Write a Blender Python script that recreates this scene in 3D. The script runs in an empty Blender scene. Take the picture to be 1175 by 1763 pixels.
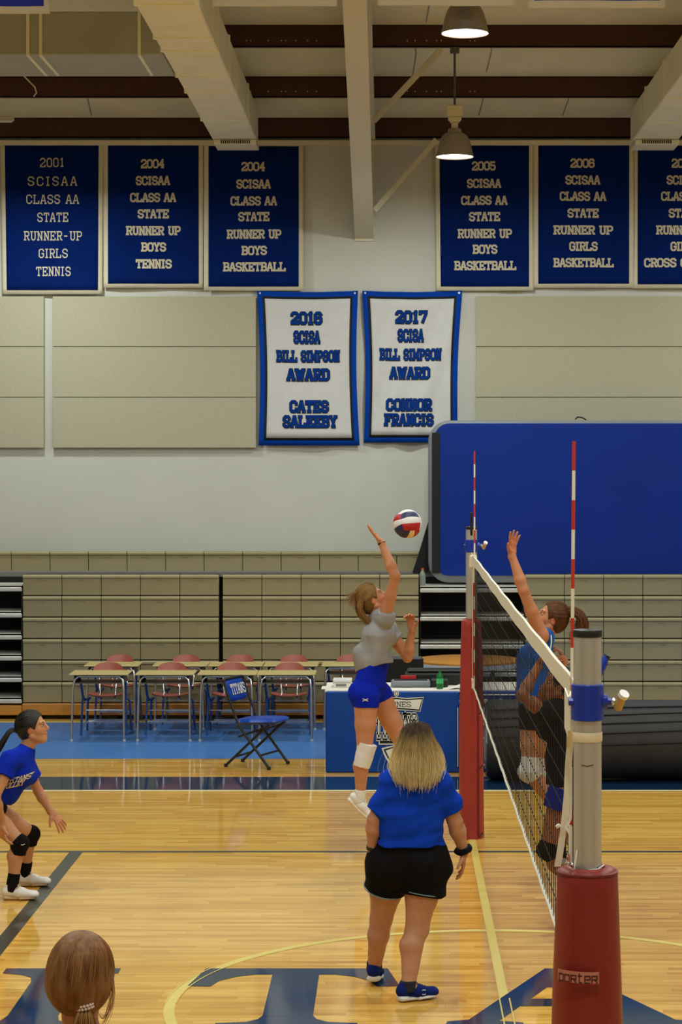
import bpy, math, random
import numpy as np
from mathutils import Vector, Matrix
random.seed(7); RNG = np.random.RandomState(7)
C = bpy.context.scene.collection

# ---------------------------------------------------------------- camera, light, exposure
F = 3720.0; CX, CY, EYE = 681.0, 790.0, 2.98      # focal length in pixels, vanishing point, eye height
cam_d = bpy.data.cameras.new('camera'); cam = bpy.data.objects.new('camera', cam_d); C.objects.link(cam)
cam.location = (0, 0, EYE); cam.rotation_euler = (math.pi/2, 0, 0)
cam_d.sensor_fit = 'HORIZONTAL'; cam_d.sensor_width = 36.0; cam_d.lens = F/1175*36
cam_d.shift_x = -(CX-587.5)/1175; cam_d.shift_y = -(881.5-CY)/1175
cam_d.clip_end = 200
bpy.context.scene.camera = cam
sc = bpy.context.scene
sc.view_settings.view_transform = 'Standard'; sc.view_settings.look = 'None'
sc.view_settings.exposure = 0.0; sc.view_settings.gamma = 1.0; sc.view_settings.use_curve_mapping = False
w = bpy.data.worlds.new('World'); sc.world = w; w.use_nodes = True
w.node_tree.nodes['Background'].inputs[0].default_value = (0.9, 0.95, 1.0, 1)
w.node_tree.nodes['Background'].inputs[1].default_value = 0.05
LAMP_W = 95.0
def lamp_light(x, y, z, power=1.0, parent=None):
    l = bpy.data.lights.new('lamp_light', 'AREA'); l.shape = 'DISK'; l.size = 0.36
    l.energy = LAMP_W*power; l.color = (0.93, 1.0, 0.93); l.spread = math.radians(180)
    o = bpy.data.objects.new('lamp_light', l); C.objects.link(o)
    if parent: o.parent = parent; o.location = (0, 0, z)
    else: o.location = (x, y, z)
    return o
for lx, ly, lz, lp in ((-4.2,24.0,6.2,1.0),(5.4,24.0,6.2,1.0),(-4.2,18.4,6.6,1.0),(5.4,18.4,6.6,1.0),(-4.2,13.7,7.2,1.25),(0.6,13.7,7.2,1.25),(5.4,13.7,7.2,1.25),
                       (-4.2,9.0,7.6,1.1),(0.6,9.0,7.6,1.1),(5.4,9.0,7.6,1.1),(-4.2,4.3,7.2,1.1),(0.6,4.3,7.2,1.4),(5.4,4.3,7.2,1.1)):
    lamp_light(lx, ly, lz, lp)

# ---------------------------------------------------------------- helpers
def P(px, py, Y):      # a point of the place, Y metres into the hall
    return Vector(((px-CX)*Y/F, Y, EYE-(py-CY)*Y/F))
def lin(c):
    return tuple(((v/255)/12.92 if v/255 <= .04045 else ((v/255+.055)/1.055)**2.4) for v in c)+(1.0,)
MATS = {}
def mat(name, rgb, rough=.6, metal=0, spec=.5, noise=0, nscale=8, bump=0, bscale=60, emit=None, sub=0, attr=False, alpha=1, trans=0, sheen=0, stretch=None, coat=0):
    if name in MATS: return MATS[name]
    m = bpy.data.materials.new(name); m.use_nodes = True; nt = m.node_tree; b = nt.nodes['Principled BSDF']
    col = lin(rgb); b.inputs['Base Color'].default_value = col
    b.inputs['Roughness'].default_value = rough; b.inputs['Metallic'].default_value = metal
    b.inputs['Specular IOR Level'].default_value = spec
    if sub: b.inputs['Subsurface Weight'].default_value = sub; b.inputs['Subsurface Radius'].default_value = (.02,.008,.004)
    if trans: b.inputs['Transmission Weight'].default_value = trans; b.inputs['IOR'].default_value = 1.4
    if sheen: b.inputs['Sheen Weight'].default_value = sheen
    if coat: b.inputs['Coat Weight'].default_value = coat; b.inputs['Coat Roughness'].default_value = .15
    if emit: b.inputs['Emission Color'].default_value = lin(rgb); b.inputs['Emission Strength'].default_value = emit
    tc = nt.nodes.new('ShaderNodeTexCoord'); src = tc.outputs['Object']
    if stretch:
        mp = nt.nodes.new('ShaderNodeMapping'); mp.inputs['Scale'].default_value = stretch
        nt.links.new(src, mp.inputs[0]); src = mp.outputs[0]
    base = None
    if attr:
        a = nt.nodes.new('ShaderNodeAttribute'); a.attribute_name = 'Col'; base = a.outputs['Color']
        nt.links.new(base, b.inputs['Base Color'])
    if noise:
        n = nt.nodes.new('ShaderNodeTexNoise'); n.inputs['Scale'].default_value = nscale; n.inputs['Detail'].default_value = 5
        nt.links.new(src, n.inputs['Vector'])
        r = nt.nodes.new('ShaderNodeMapRange'); r.inputs['From Min'].default_value = .3; r.inputs['From Max'].default_value = .7
        r.inputs['To Min'].default_value = 1-noise; r.inputs['To Max'].default_value = 1+noise
        nt.links.new(n.outputs[0], r.inputs[0])
        x = nt.nodes.new('ShaderNodeVectorMath'); x.operation = 'SCALE'
        if base is not None: nt.links.new(base, x.inputs[0])
        else: x.inputs[0].default_value = col[:3]
        nt.links.new(r.outputs[0], x.inputs['Scale']); nt.links.new(x.outputs[0], b.inputs['Base Color'])
    if bump:
        n = nt.nodes.new('ShaderNodeTexNoise'); n.inputs['Scale'].default_value = bscale; n.inputs['Detail'].default_value = 4
        nt.links.new(src, n.inputs['Vector'])
        bp = nt.nodes.new('ShaderNodeBump'); bp.inputs['Strength'].default_value = bump; bp.inputs['Distance'].default_value = .01
        nt.links.new(n.outputs[0], bp.inputs['Height']); nt.links.new(bp.outputs[0], b.inputs['Normal'])
    MATS[name] = m
    return m
def tag(o, label=None, cat=None, group=None, kind=None):
    if label: o['label'] = label
    if cat: o['category'] = cat
    if group: o['group'] = group
    if kind: o['kind'] = kind
    return o
def empty(name, loc, label=None, cat=None, group=None, rz=0):
    o = bpy.data.objects.new(name, None); C.objects.link(o); o.location = loc; o.rotation_euler = (0, 0, rz); o.empty_display_size = .1
    return tag(o, label, cat, group)
def copy_tree(o, parent=None):
    c = o.copy(); C.objects.link(c)
    if parent is not None: c.parent = parent
    for ch in list(o.children): copy_tree(ch, c)
    return c
def mesh_obj(name, verts, faces, m, parent=None, smooth=False, off=None):
    me = bpy.data.meshes.new(name)
    if off is not None: verts = [Vector(v)-Vector(off) for v in verts]
    me.from_pydata([tuple(v) for v in verts], [], faces); me.update()
    if smooth:
        me.polygons.foreach_set('use_smooth', [True]*len(me.polygons))
    if m: me.materials.append(m)
    o = bpy.data.objects.new(name, me); C.objects.link(o)
    if parent: o.parent = parent
    return o
class MB:
    def __init__(s): s.v = []; s.f = []; s.mi = []; s.cur = 0
    def add(s, vs, fs):
        n = len(s.v); s.v += [Vector(v) for v in vs]; s.f += [tuple(i+n for i in f) for f in fs]; s.mi += [s.cur]*len(fs); return s
    def box(s, x0, x1, y0, y1, z0, z1, bv=0):
        if bv:
            b = min(bv, abs(x1-x0)*.45, abs(y1-y0)*.45, abs(z1-z0)*.45)
            # chamfered along all vertical and horizontal edges
            vs = []; idx = {}
            def vid(p):
                if p not in idx: idx[p] = len(vs); vs.append(p)
                return idx[p]
            X = (x0, x1); Y = (y0, y1); Z = (z0, z1); sg = (1, -1); fs = []
            def c(i, j, k, ax):
                p = [X[i]+sg[i]*b, Y[j]+sg[j]*b, Z[k]+sg[k]*b]; p[ax] = (X[i], Y[j], Z[k])[ax]; return vid(tuple(p))
            for ax in range(3):
                for e in (0, 1):
                    q = []
                    for (m, n) in ((0,0),(1,0),(1,1),(0,1)):
                        t = [m, n]; t.insert(ax, e); q.append(c(t[0], t[1], t[2], ax))
                    if (ax == 1) == (e == 1): q = q
                    fs.append(q if ((e == 1) ^ (ax == 1)) else q[::-1])
            for ax in range(3):
                o1, o2 = [a for a in range(3) if a != ax]
                for e1 in (0, 1):
                    for e2 in (0, 1):
                        def t(k, a_):
                            z = [0, 0, 0]; z[ax] = k; z[o1] = e1; z[o2] = e2; return c(z[0], z[1], z[2], a_)
                        fs.append([t(0, o1), t(1, o1), t(1, o2), t(0, o2)])
            for i in (0, 1):
                for j in (0, 1):
                    for k in (0, 1): fs.append([c(i,j,k,0), c(i,j,k,1), c(i,j,k,2)])
            return s.add(vs, fs)
        return s.add([(x0,y0,z0),(x1,y0,z0),(x1,y1,z0),(x0,y1,z0),(x0,y0,z1),(x1,y0,z1),(x1,y1,z1),(x0,y1,z1)],
                     [(0,3,2,1),(4,5,6,7),(0,1,5,4),(1,2,6,5),(2,3,7,6),(3,0,4,7)])
    def tube(s, pts, r, n=8, cap=True, flat=1.0, upv=None):
        pts = [Vector(p) for p in pts]; L = len(pts); rs = r if isinstance(r, (list, tuple)) else [r]*L
        base = len(s.v); prev = None; vs = []
        for i, p in enumerate(pts):
            d = (pts[min(i+1, L-1)]-pts[max(i-1, 0)])
            d = d.normalized() if d.length > 1e-9 else Vector((0,0,1))
            if prev is None:
                a = Vector(upv) if upv else (Vector((0,0,1)) if abs(d.z) < .9 else Vector((1,0,0)))
            else: a = prev
            u = (a-d*a.dot(d)); u = u.normalized() if u.length > 1e-6 else d.orthogonal().normalized()
            prev = u; v = d.cross(u)
            for k in range(n):
                t = 2*math.pi*k/n
                vs.append(p+(u*math.cos(t)+v*math.sin(t)*flat)*rs[i])
        fs = [(i*n+k, i*n+(k+1)%n, (i+1)*n+(k+1)%n, (i+1)*n+k) for i in range(L-1) for k in range(n)]
        if cap: fs += [tuple(range(n))[::-1], tuple((L-1)*n+k for k in range(n))]
        return s.add(vs, fs)
    def lathe(s, prof, c=(0,0,0), n=32, close=False):
        c = Vector(c); vs = [c+Vector((r*math.cos(2*math.pi*k/n), r*math.sin(2*math.pi*k/n), z)) for r, z in prof for k in range(n)]
        fs = [(i*n+k, i*n+(k+1)%n, (i+1)*n+(k+1)%n, (i+1)*n+k) for i in range(len(prof)-1) for k in range(n)]
        if close: fs += [tuple(range(n))[::-1], tuple((len(prof)-1)*n+k for k in range(n))]
        return s.add(vs, fs)
    def prism(s, poly, fn):      # poly of 2D points, fn(x,y,side) -> 3D
        n = len(poly); vs = [fn(x, y, 0) for x, y in poly]+[fn(x, y, 1) for x, y in poly]
        return s.add(vs, [tuple(range(n))[::-1], tuple(range(n, 2*n))]+[(i, (i+1)%n, n+(i+1)%n, n+i) for i in range(n)])
    def build(s, name, m, parent=None, smooth=False, off=None):
        ms = m if isinstance(m, (list, tuple)) else [m]
        o = mesh_obj(name, s.v, s.f, ms[0], parent, smooth, off)
        for x in ms[1:]: o.data.materials.append(x)
        if len(ms) > 1: o.data.polygons.foreach_set('material_index', s.mi)
        if smooth:
            try: o.data.set_sharp_from_angle(angle=math.radians(smooth if smooth is not True else 40))
            except Exception: pass
        return o

# ---------------------------------------------------------------- block lettering, strokes on a 4 x 6 grid
GL = {
'A':[[(0,0),(1.7,6),(2.3,6),(4,0)],[(.8,2),(3.2,2)],[(-.5,0),(.8,0)],[(3.2,0),(4.5,0)]],
'B':[[(-.4,6),(3.1,6),(3.8,5.3),(3.8,3.8),(3.1,3.1),(.6,3.1)],[(3.1,3.1),(4,2.4),(4,.8),(3.2,0),(-.4,0)],[(.5,0),(.5,6)]],
'C':[[(4,4.2),(4,5),(3,6),(1,6),(0,5),(0,1),(1,0),(3,0),(4,1),(4,1.8)]],
'D':[[(-.4,6),(2.9,6),(4,5),(4,1),(2.9,0),(-.4,0)],[(.5,0),(.5,6)]],
'E':[[(4,4.6),(4,6),(-.4,6)],[(.5,6),(.5,0)],[(-.4,0),(4,0),(4,1.4)],[(.5,3),(2.6,3)],[(2.6,2.3),(2.6,3.7)]],
'F':[[(4,4.6),(4,6),(-.4,6)],[(.5,6),(.5,0)],[(-.4,0),(1.5,0)],[(.5,3),(2.6,3)],[(2.6,2.3),(2.6,3.7)]],
'G':[[(4,4.4),(4,5),(3,6),(1,6),(0,5),(0,1),(1,0),(3,0),(4,1),(4,2.8),(2.4,2.8)]],
'H':[[(.5,0),(.5,6)],[(3.5,0),(3.5,6)],[(.5,3),(3.5,3)],[(-.4,0),(1.4,0)],[(-.4,6),(1.4,6)],[(2.6,0),(4.4,0)],[(2.6,6),(4.4,6)]],
'I':[[(1,0),(1,6)],[(0,0),(2,0)],[(0,6),(2,6)]],
'J':[[(3,6),(3,1),(2,0),(1,0),(0,1),(0,2)],[(2,6),(4,6)]],
'K':[[(.5,0),(.5,6)],[(3.6,6),(.6,2.8)],[(1.6,3.6),(3.7,0)],[(-.4,0),(1.4,0)],[(-.4,6),(1.4,6)],[(2.9,0),(4.4,0)],[(2.8,6),(4.3,6)]],
'L':[[(.5,6),(.5,0)],[(-.4,6),(1.5,6)],[(-.4,0),(4,0),(4,1.7)]],
'M':[[(.3,0),(.3,6),(2.5,1.6),(4.7,6),(4.7,0)],[(-.5,0),(1.1,0)],[(3.9,0),(5.5,0)],[(-.5,6),(.3,6)],[(4.7,6),(5.5,6)]],
'N':[[(.5,0),(.5,6),(3.6,0),(3.6,6)],[(-.4,0),(1.3,0)],[(2.8,6),(4.4,6)],[(-.4,6),(.6,6)]],
'O':[[(1,0),(0,1),(0,5),(1,6),(3,6),(4,5),(4,1),(3,0),(1,0)]],
'P':[[(-.4,6),(3.1,6),(4,5.2),(4,3.4),(3.1,2.6),(.6,2.6)],[(.5,6),(.5,0)],[(-.4,0),(1.5,0)]],
'R':[[(-.4,6),(3.1,6),(3.9,5.2),(3.9,3.6),(3.1,2.9),(.6,2.9)],[(.5,6),(.5,0)],[(-.4,0),(1.4,0)],[(2.4,2.9),(3.6,0),(4.4,0)]],
'S':[[(4,4.5),(4,5),(3,6),(1,6),(0,5),(0,4),(1,3.2),(3,2.8),(4,2),(4,1),(3,0),(1,0),(0,1),(0,1.5)]],
'T':[[(2,0),(2,6)],[(0,4.6),(0,6),(4,6),(4,4.6)],[(1.1,0),(2.9,0)]],
'U':[[(.5,6),(.5,1),(1.4,0),(2.7,0),(3.6,1),(3.6,6)],[(-.4,6),(1.3,6)],[(2.8,6),(4.4,6)]],
'V':[[(.2,6),(1.8,0),(2.2,0),(3.8,6)],[(-.5,6),(1,6)],[(3,6),(4.5,6)]],
'W':[[(.2,6),(1.3,0),(2.6,5),(3.9,0),(5,6)],[(-.5,6),(1,6)],[(4.2,6),(5.7,6)]],
'Y':[[(.2,6),(2,3),(3.8,6)],[(2,3),(2,0)],[(1.1,0),(2.9,0)],[(-.5,6),(.9,6)],[(3.1,6),(4.5,6)]],
'0':[[(1,0),(0,1),(0,5),(1,6),(3,6),(4,5),(4,1),(3,0),(1,0)]],
'1':[[(1.6,0),(1.6,6),(.5,5.2)],[(.5,0),(2.7,0)]],
'2':[[(0,4.6),(0,5),(1,6),(3,6),(4,5),(4,3.9),(0,.9),(0,0),(4,0),(4,1.2)]],
'4':[[(2.9,0),(2.9,6),(0,2),(4.1,2)],[(2,0),(3.8,0)]],
'5':[[(3.8,6),(.3,6),(.3,3.4),(3,3.6),(4,2.7),(4,1),(3,0),(1,0),(0,1),(0,1.4)]],
'6':[[(4,4.8),(3,6),(1,6),(0,5),(0,1),(1,0),(3,0),(4,1),(4,2.6),(3,3.4),(0,3.2)]],
'7':[[(0,4.8),(0,6),(4,6),(4,5),(1.8,0)]],
'8':[[(1,0),(0,1),(0,2.4),(1,3.1),(3,3.1),(4,2.4),(4,1),(3,0),(1,0)],[(1,3.1),(.2,3.8),(.2,5.2),(1,6),(3,6),(3.8,5.2),(3.8,3.8),(3,3.1)]],
'-':[[(.6,2.8),(3,2.8)]], ' ':[],
}
# plain square lettering without slabs
GP = {'P':[[(0,-1.6),(0,4.4),(4,4.4),(4,0),(0,0)]],'O':[[(0,0),(0,4.4),(4,4.4),(4,0),(0,0)]],
'R':[[(0,0),(0,4.4),(4,4.4),(4,2.2),(0,2.2)],[(2.4,2.2),(4,0)]],'T':[[(1.2,6),(1.2,0),(3.4,0)],[(0,4.4),(3.2,4.4)]],
'E':[[(3.8,0),(0,0),(0,4.4),(4,4.4),(4,2.2),(0,2.2)]]}
def gw(ch):
    if ch == 'I': return 2.2
    if ch == ' ': return 2.0
    if ch in 'MW': return 5.2
    return {'1':3.0,'J':4}.get(ch, 4.0)
def text_mb(mb, txt, width, height, fn, stroke=1.0, gap=1.5, glyphs=None, grow=0):
    """fn(u,v)->3D; text centred on (0,0); strokes become flat quads"""
    G = glyphs or GL
    tot = sum(gw(c) for c in txt)+gap*(len(txt)-1); sx = width/(tot+stroke); sy = height/(6+stroke); x = -tot/2
    hw = stroke/2
    for ch in txt:
        for pl in G.get(ch, []):
            for si, (a, b) in enumerate(zip(pl[:-1], pl[1:])):
                def ext(p_, q_, r_):      # how far the stroke reaches past its end
                    if r_ is None: return hw*.55+grow
                    v1 = (q_[0]-p_[0], q_[1]-p_[1]); v2 = (r_[0]-q_[0], r_[1]-q_[1]); l_ = math.hypot(*v1)*math.hypot(*v2) or 1
                    cs = max(-1, min(1, (v1[0]*v2[0]+v1[1]*v2[1])/l_)); t_ = math.tan(math.acos(cs)/2) if cs > -.9 else 1
                    return (hw+grow)*min(1.0, t_)
                eb = ext(a, b, pl[si+2] if si+2 < len(pl) else (pl[1] if pl[0] == pl[-1] else None)); ea = ext(b, a, pl[si-1] if si > 0 else (pl[-2] if pl[0] == pl[-1] else None))
                dx, dy = b[0]-a[0], b[1]-a[1]; L = math.hypot(dx, dy) or 1; ux, uy = dx/L, dy/L
                h = hw+grow
                A = (a[0]-ux*ea, a[1]-uy*ea); B = (b[0]+ux*eb, b[1]+uy*eb)
                N = max(1, int(L/1.6)); q = []
                for i in range(N+1):
                    t = i/N; cx_, cy_ = A[0]+(B[0]-A[0])*t, A[1]+(B[1]-A[1])*t
                    q.append(((x+cx_-uy*h)*sx, (cy_-3+ux*h)*sy)); q.append(((x+cx_+uy*h)*sx, (cy_-3-ux*h)*sy))
                mb.add([fn(*p) for p in q], [(2*i, 2*i+1, 2*i+3, 2*i+2) for i in range(N)])
        x += gw(ch)+gap
    return mb

# ---------------------------------------------------------------- materials
M = {
 'wall': mat('painted_wall', (200,201,195), .7, noise=.03, nscale=1.5, bump=.08, bscale=30),
 'ceil': mat('insulation', (226,220,190), .8, noise=.06, nscale=2, bump=.25, bscale=6),
 'beam': mat('cream_steel', (218,212,188), .5),
 'purlin': mat('oxide_steel', (62,26,18), .6, noise=.12, nscale=5),
 'duct': mat('duct_wrap', (236,232,208), .55, noise=.05, nscale=3, bump=.1, bscale=12),
 'ductgrey': mat('duct_grey', (160,164,158), .6, noise=.06, nscale=2),
 'panel': mat('acoustic_board', (178,174,152), .9, noise=.06, nscale=45, bump=.3, bscale=90),
 'navy': mat('banner_navy', (2,30,96), .9, noise=.10, nscale=4, spec=.08),
 'royal': mat('banner_blue', (4,62,164), .85, spec=.1, noise=.06, nscale=8),
 'brightblue': mat('banner_bright', (6,40,196), .7, noise=.15, nscale=5),
 'cream': mat('banner_cream', (212,206,184), .85, noise=.04, nscale=9),
 'whitecloth': mat('white_cloth', (206,206,208), .85, noise=.03, nscale=9),
 'letter': mat('cream_letters', (205,196,172), .8),
 'black': mat('black_cloth', (14,14,18), .8),
 'blackplastic': mat('black_plastic', (20,20,22), .45, noise=.1),
 'seat': mat('bleacher_plastic', (158,147,112), .55, noise=.05, nscale=3, bump=.06, bscale=120),
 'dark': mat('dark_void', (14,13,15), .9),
 'alu': mat('aluminium', (205,205,208), .38, metal=.75, noise=.05, nscale=20, stretch=(1,1,.1)),
 'tread': mat('tread_metal', (206,206,200), .45, metal=.3, noise=.1, nscale=12),
 'wood': mat('plywood', (190,130,52), .45, noise=.12, nscale=4, stretch=(1,1,12)),
 'chrome': mat('chrome', (210,212,218), .22, metal=1),
 'bluesteel': mat('blue_steel', (44,88,150), .4, metal=.1),
 'desktop': mat('desk_laminate', (196,178,120), .4, noise=.03),
 'redplastic': mat('red_shell', (168,88,74), .4, spec=.5),
 'padblue': mat('vinyl_blue', (2,64,152), .42, spec=.3, noise=.04, nscale=4, bump=.12, bscale=5),
 'matblue': mat('mat_blue', (2,42,136), .55, spec=.2, noise=.06, nscale=1.2, bump=.1, bscale=200),
 'matgrey': mat('mat_grey', (118,124,132), .55, noise=.05),
 'blackmat': mat('rolled_black', (40,40,46), .6, noise=.15, nscale=4),
 'redvinyl': mat('red_vinyl', (132,32,28), .42, noise=.06, nscale=5, bump=.15, bscale=7),
 'redvinylfar': mat('red_vinyl_far', (156,48,46), .45, noise=.08, nscale=6, bump=.3, bscale=6),
 'collar': mat('blue_collar', (14,50,165), .35, noise=.06, nscale=30),
 'white': mat('white_plain', (232,230,222), .6),
 'strap': mat('cream_strap', (226,214,188), .7, noise=.04, nscale=20),
 'tape': mat('net_tape', (226,224,214), .75, noise=.03, nscale=20),
 'antred': mat('antenna_red', (205,52,30), .4), 'antwhite': mat('antenna_white', (238,236,222), .4),
 'bell': mat('bell_alu', (165,155,140), .35, metal=.7, noise=.05),
 'glow': mat('lamp_glow', (255,250,240), .5, emit=14.0),
 'greysteel': mat('grey_steel', (96,98,98), .45, metal=.5),
 'bluefloor': mat('blue_floor', (62,118,190), .38, noise=.04, nscale=1.5, spec=.3),
 'navypaint': mat('navy_paint', (24,52,84), .08, noise=.05, nscale=3),
 'yellowpaint': mat('yellow_paint', (226,206,116), .3),
 'whitepaint': mat('cream_paint', (232,224,170), .3),
 'darkline': mat('dark_line', (46,52,46), .3),
 'green': mat('green_bottle', (30,150,80), .12, trans=.5),
 'orange': mat('orange_cap', (220,90,30), .4), 'clear': mat('clear_plastic', (190,200,190), .15, trans=.6),
 'lightred': mat('red_mark', (190,30,40), .5), 'offwood': mat('handle_tan', (196,164,110), .5),
 'knobwhite': mat('knob_white', (245,240,245), .3, coat=.5),
}
# hardwood floor: boards running along X
def wood_floor():
    m = bpy.data.materials.new('hardwood_floor'); m.use_nodes = True; nt = m.node_tree; b = nt.nodes['Principled BSDF']; N = nt.nodes.new; L = nt.links.new
    tc = N('ShaderNodeTexCoord')
    sx = N('ShaderNodeSeparateXYZ'); L(tc.outputs['Object'], sx.inputs[0])
    def mth(op, x, y=None):
        n = N('ShaderNodeMath'); n.operation = op
        for k, v in enumerate((x, y)):
            if v is None: continue
            if isinstance(v, (int, float)): n.inputs[k].default_value = v
            else: L(v, n.inputs[k])
        return n.outputs[0]
    yr_ = mth('DIVIDE', sx.outputs[1], .057); row = mth('FLOOR', yr_)
    w1 = N('ShaderNodeTexWhiteNoise'); w1.noise_dimensions = '1D'; L(row, w1.inputs['W'])
    xs_ = mth('ADD', mth('DIVIDE', sx.outputs[0], .85), mth('MULTIPLY', w1.outputs['Value'], 13.7)); bd = mth('FLOOR', xs_)
    cb_ = N('ShaderNodeCombineXYZ'); L(row, cb_.inputs[0]); L(bd, cb_.inputs[1])
    w2 = N('ShaderNodeTexWhiteNoise'); w2.noise_dimensions = '2D'; L(cb_.outputs[0], w2.inputs['Vector'])
    rp = N('ShaderNodeValToRGB'); e = rp.color_ramp.elements; e[0].position = 0; e[0].color = lin((208,156,68)); e[1].position = .6; e[1].color = lin((226,178,86))
    q_ = e.new(1.0); q_.color = lin((234,190,100)); L(w2.outputs['Value'], rp.inputs[0])
    jy = mth('LESS_THAN', mth('FRACT', yr_), .05); jx = mth('LESS_THAN', mth('FRACT', xs_), .004)
    jm = mth('MULTIPLY', mth('MAXIMUM', jy, jx), .38)
    br_ = N('ShaderNodeMix'); br_.data_type = 'RGBA'; L(jm, br_.inputs[0]); L(rp.outputs[0], br_.inputs[6]); br_.inputs[7].default_value = lin((150,104,46))
    mp = N('ShaderNodeMapping'); mp.inputs['Scale'].default_value = (1.6, 26, 1); L(tc.outputs['Object'], mp.inputs[0])
    n1 = N('ShaderNodeTexNoise'); n1.inputs['Scale'].default_value = 1.0; n1.inputs['Detail'].default_value = 6; L(mp.outputs[0], n1.inputs['Vector'])
    r1 = N('ShaderNodeValToRGB'); r1.color_ramp.elements[0].position = .28; r1.color_ramp.elements[0].color = (.66,.56,.44,1)
    r1.color_ramp.elements[1].position = .5; r1.color_ramp.elements[1].color = (1,1,1,1); L(n1.outputs[0], r1.inputs[0])
    mx = N('ShaderNodeMix'); mx.data_type = 'RGBA'; mx.blend_type = 'MULTIPLY'; mx.inputs[0].default_value = .75
    L(br_.outputs[2], mx.inputs[6]); L(r1.outputs[0], mx.inputs[7])
    n2 = N('ShaderNodeTexNoise'); n2.inputs['Scale'].default_value = .5; L(tc.outputs['Object'], n2.inputs['Vector'])
    r2 = N('ShaderNodeMapRange'); r2.inputs['To Min'].default_value = .9; r2.inputs['To Max'].default_value = 1.1; L(n2.outputs[0], r2.inputs[0])
    vm = N('ShaderNodeVectorMath'); vm.operation = 'SCALE'; L(mx.outputs[2], vm.inputs[0]); L(r2.outputs[0], vm.inputs['Scale'])
    L(vm.outputs[0], b.inputs['Base Color'])
    b.inputs['Roughness'].default_value = .075; b.inputs['Specular IOR Level'].default_value = .5
    bp = N('ShaderNodeBump'); bp.inputs['Strength'].default_value = .008; bp.inputs['Distance'].default_value = .01; L(n1.outputs[0], bp.inputs['Height']); L(bp.outputs[0], b.inputs['Normal'])
    return m
M['floor'] = wood_floor()

# ================================================================ THE SETTING
S = lambda name, mb, m, parent=None, smooth=False: tag(mb.build(name, m, parent, smooth), kind=None if parent else 'structure')
WY = 26.0
floor = S('floor', MB().box(-12, 12, -4, WY+.2, -.1, 0), M['floor'])
def roof_z(y): return 7.05+.19*(26-y) if y > 8 else 10.47-.19*(8-y)
S('wall_back', MB().box(-12, 12, WY, WY+.2, -.1, 7.3), M['wall'])
S('wall_left', MB().box(-12.2, -12, -4, WY+.2, -.1, 10.7), M['wall'])
S('wall_right', MB().box(12, 12.2, -4, WY+.2, -.1, 10.7), M['wall'])
S('wall_front', MB().box(-12, 12, -4.2, -4, -.1, 8.6), M['wall'])
c = MB()
ys = [26.2, 8, -4.2]
for a, b_ in zip(ys[:-1], ys[1:]):
    za, zb = roof_z(a), roof_z(b_)
    c.add([(-12.2,a,za),(12.2,a,za),(12.2,b_,zb),(-12.2,b_,zb),(-12.2,a,za+.12),(12.2,a,za+.12),(12.2,b_,zb+.12),(-12.2,b_,zb+.12)],
          [(0,3,2,1),(4,5,6,7),(0,1,5,4),(1,2,6,5),(2,3,7,6),(3,0,4,7)])
S('ceiling', c, M['ceil'])
# insulation seams on the roof
for (x, y0, y1) in ((-3.63,24.75,25.8),(-3.52,23.3,24.5),(1.0,24.7,25.8),(2.0,24.7,25.8),(.2,23.2,24.5),(1.03,23.2,24.4),(.33,21.9,22.95)):
    S('trim_1', MB().tube([(x, y0, roof_z(y0)-.004), (x+.03, (y0+y1)/2, roof_z((y0+y1)/2)-.004), (x, y1, roof_z(y1)-.004)], .008, 4), M['ductgrey'])
# purlins
for i, y in enumerate((25.9, 24.55, 23.05, 21.5, 20.0, 18.5)):
    zt = roof_z(y)-.0; pm = MB().box(-12, 12, y, y+.012, zt-.235, zt).box(-12, 12, y, y+.07, zt-.235, zt-.225).box(-12, 12, y, y+.07, zt-.01, zt)
    o = S('trim_%d' % (2+i), pm, M['purlin'])
    if i in (1, 2):
        bm_ = MB()
        for px in (425,432,462,485,492,510,530,545,702,715,735,752,760,810,818):
            x = (px-CX)*y/F; bm_.tube([(x, y-.006, zt-.17), (x, y+.004, zt-.17)], .007, 6)
        bm_.build('bolt_heads', M['cream'], o)
# cream eave rail between the wall and the lowest purlin
S('trim_8', MB().box(-12, 12, 25.9, 26.0, 6.74, 6.8), M['beam'])
# the tapered roof frame, underside flange facing the hall
raf = MB(); X0, X1 = -.485, -.26
def zb(y): return 5.62+.25*(26-y)
Y2 = 10.0
for (x0, x1, d0, d1) in ((X0, X1, 0, .014), (-.378, -.367, .014, None)):
    vs = []
    for y in (26.0, Y2):
        b0 = zb(y)+d0; t0 = zb(y)+d1 if d1 else roof_z(y)
        vs += [(x0,y,b0),(x1,y,b0),(x1,y,t0),(x0,y,t0)]
    raf.add(vs, [(0,1,2,3),(7,6,5,4),(0,4,5,1),(1,5,6,2),(2,6,7,3),(3,7,4,0)])
vs = []
for y in (26.0, Y2): vs += [(X0,y,roof_z(y)-.26),(X1+.02,y,roof_z(y)-.26),(X1+.02,y,roof_z(y)-.24),(X0,y,roof_z(y)-.24)]
raf.add(vs, [(0,1,2,3),(7,6,5,4),(0,4,5,1),(1,5,6,2),(2,6,7,3),(3,7,4,0)])
raf.box(X0, X1, 25.98, 25.995, 5.60, 6.8)
S('trim_9', raf, M['beam'])
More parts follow.
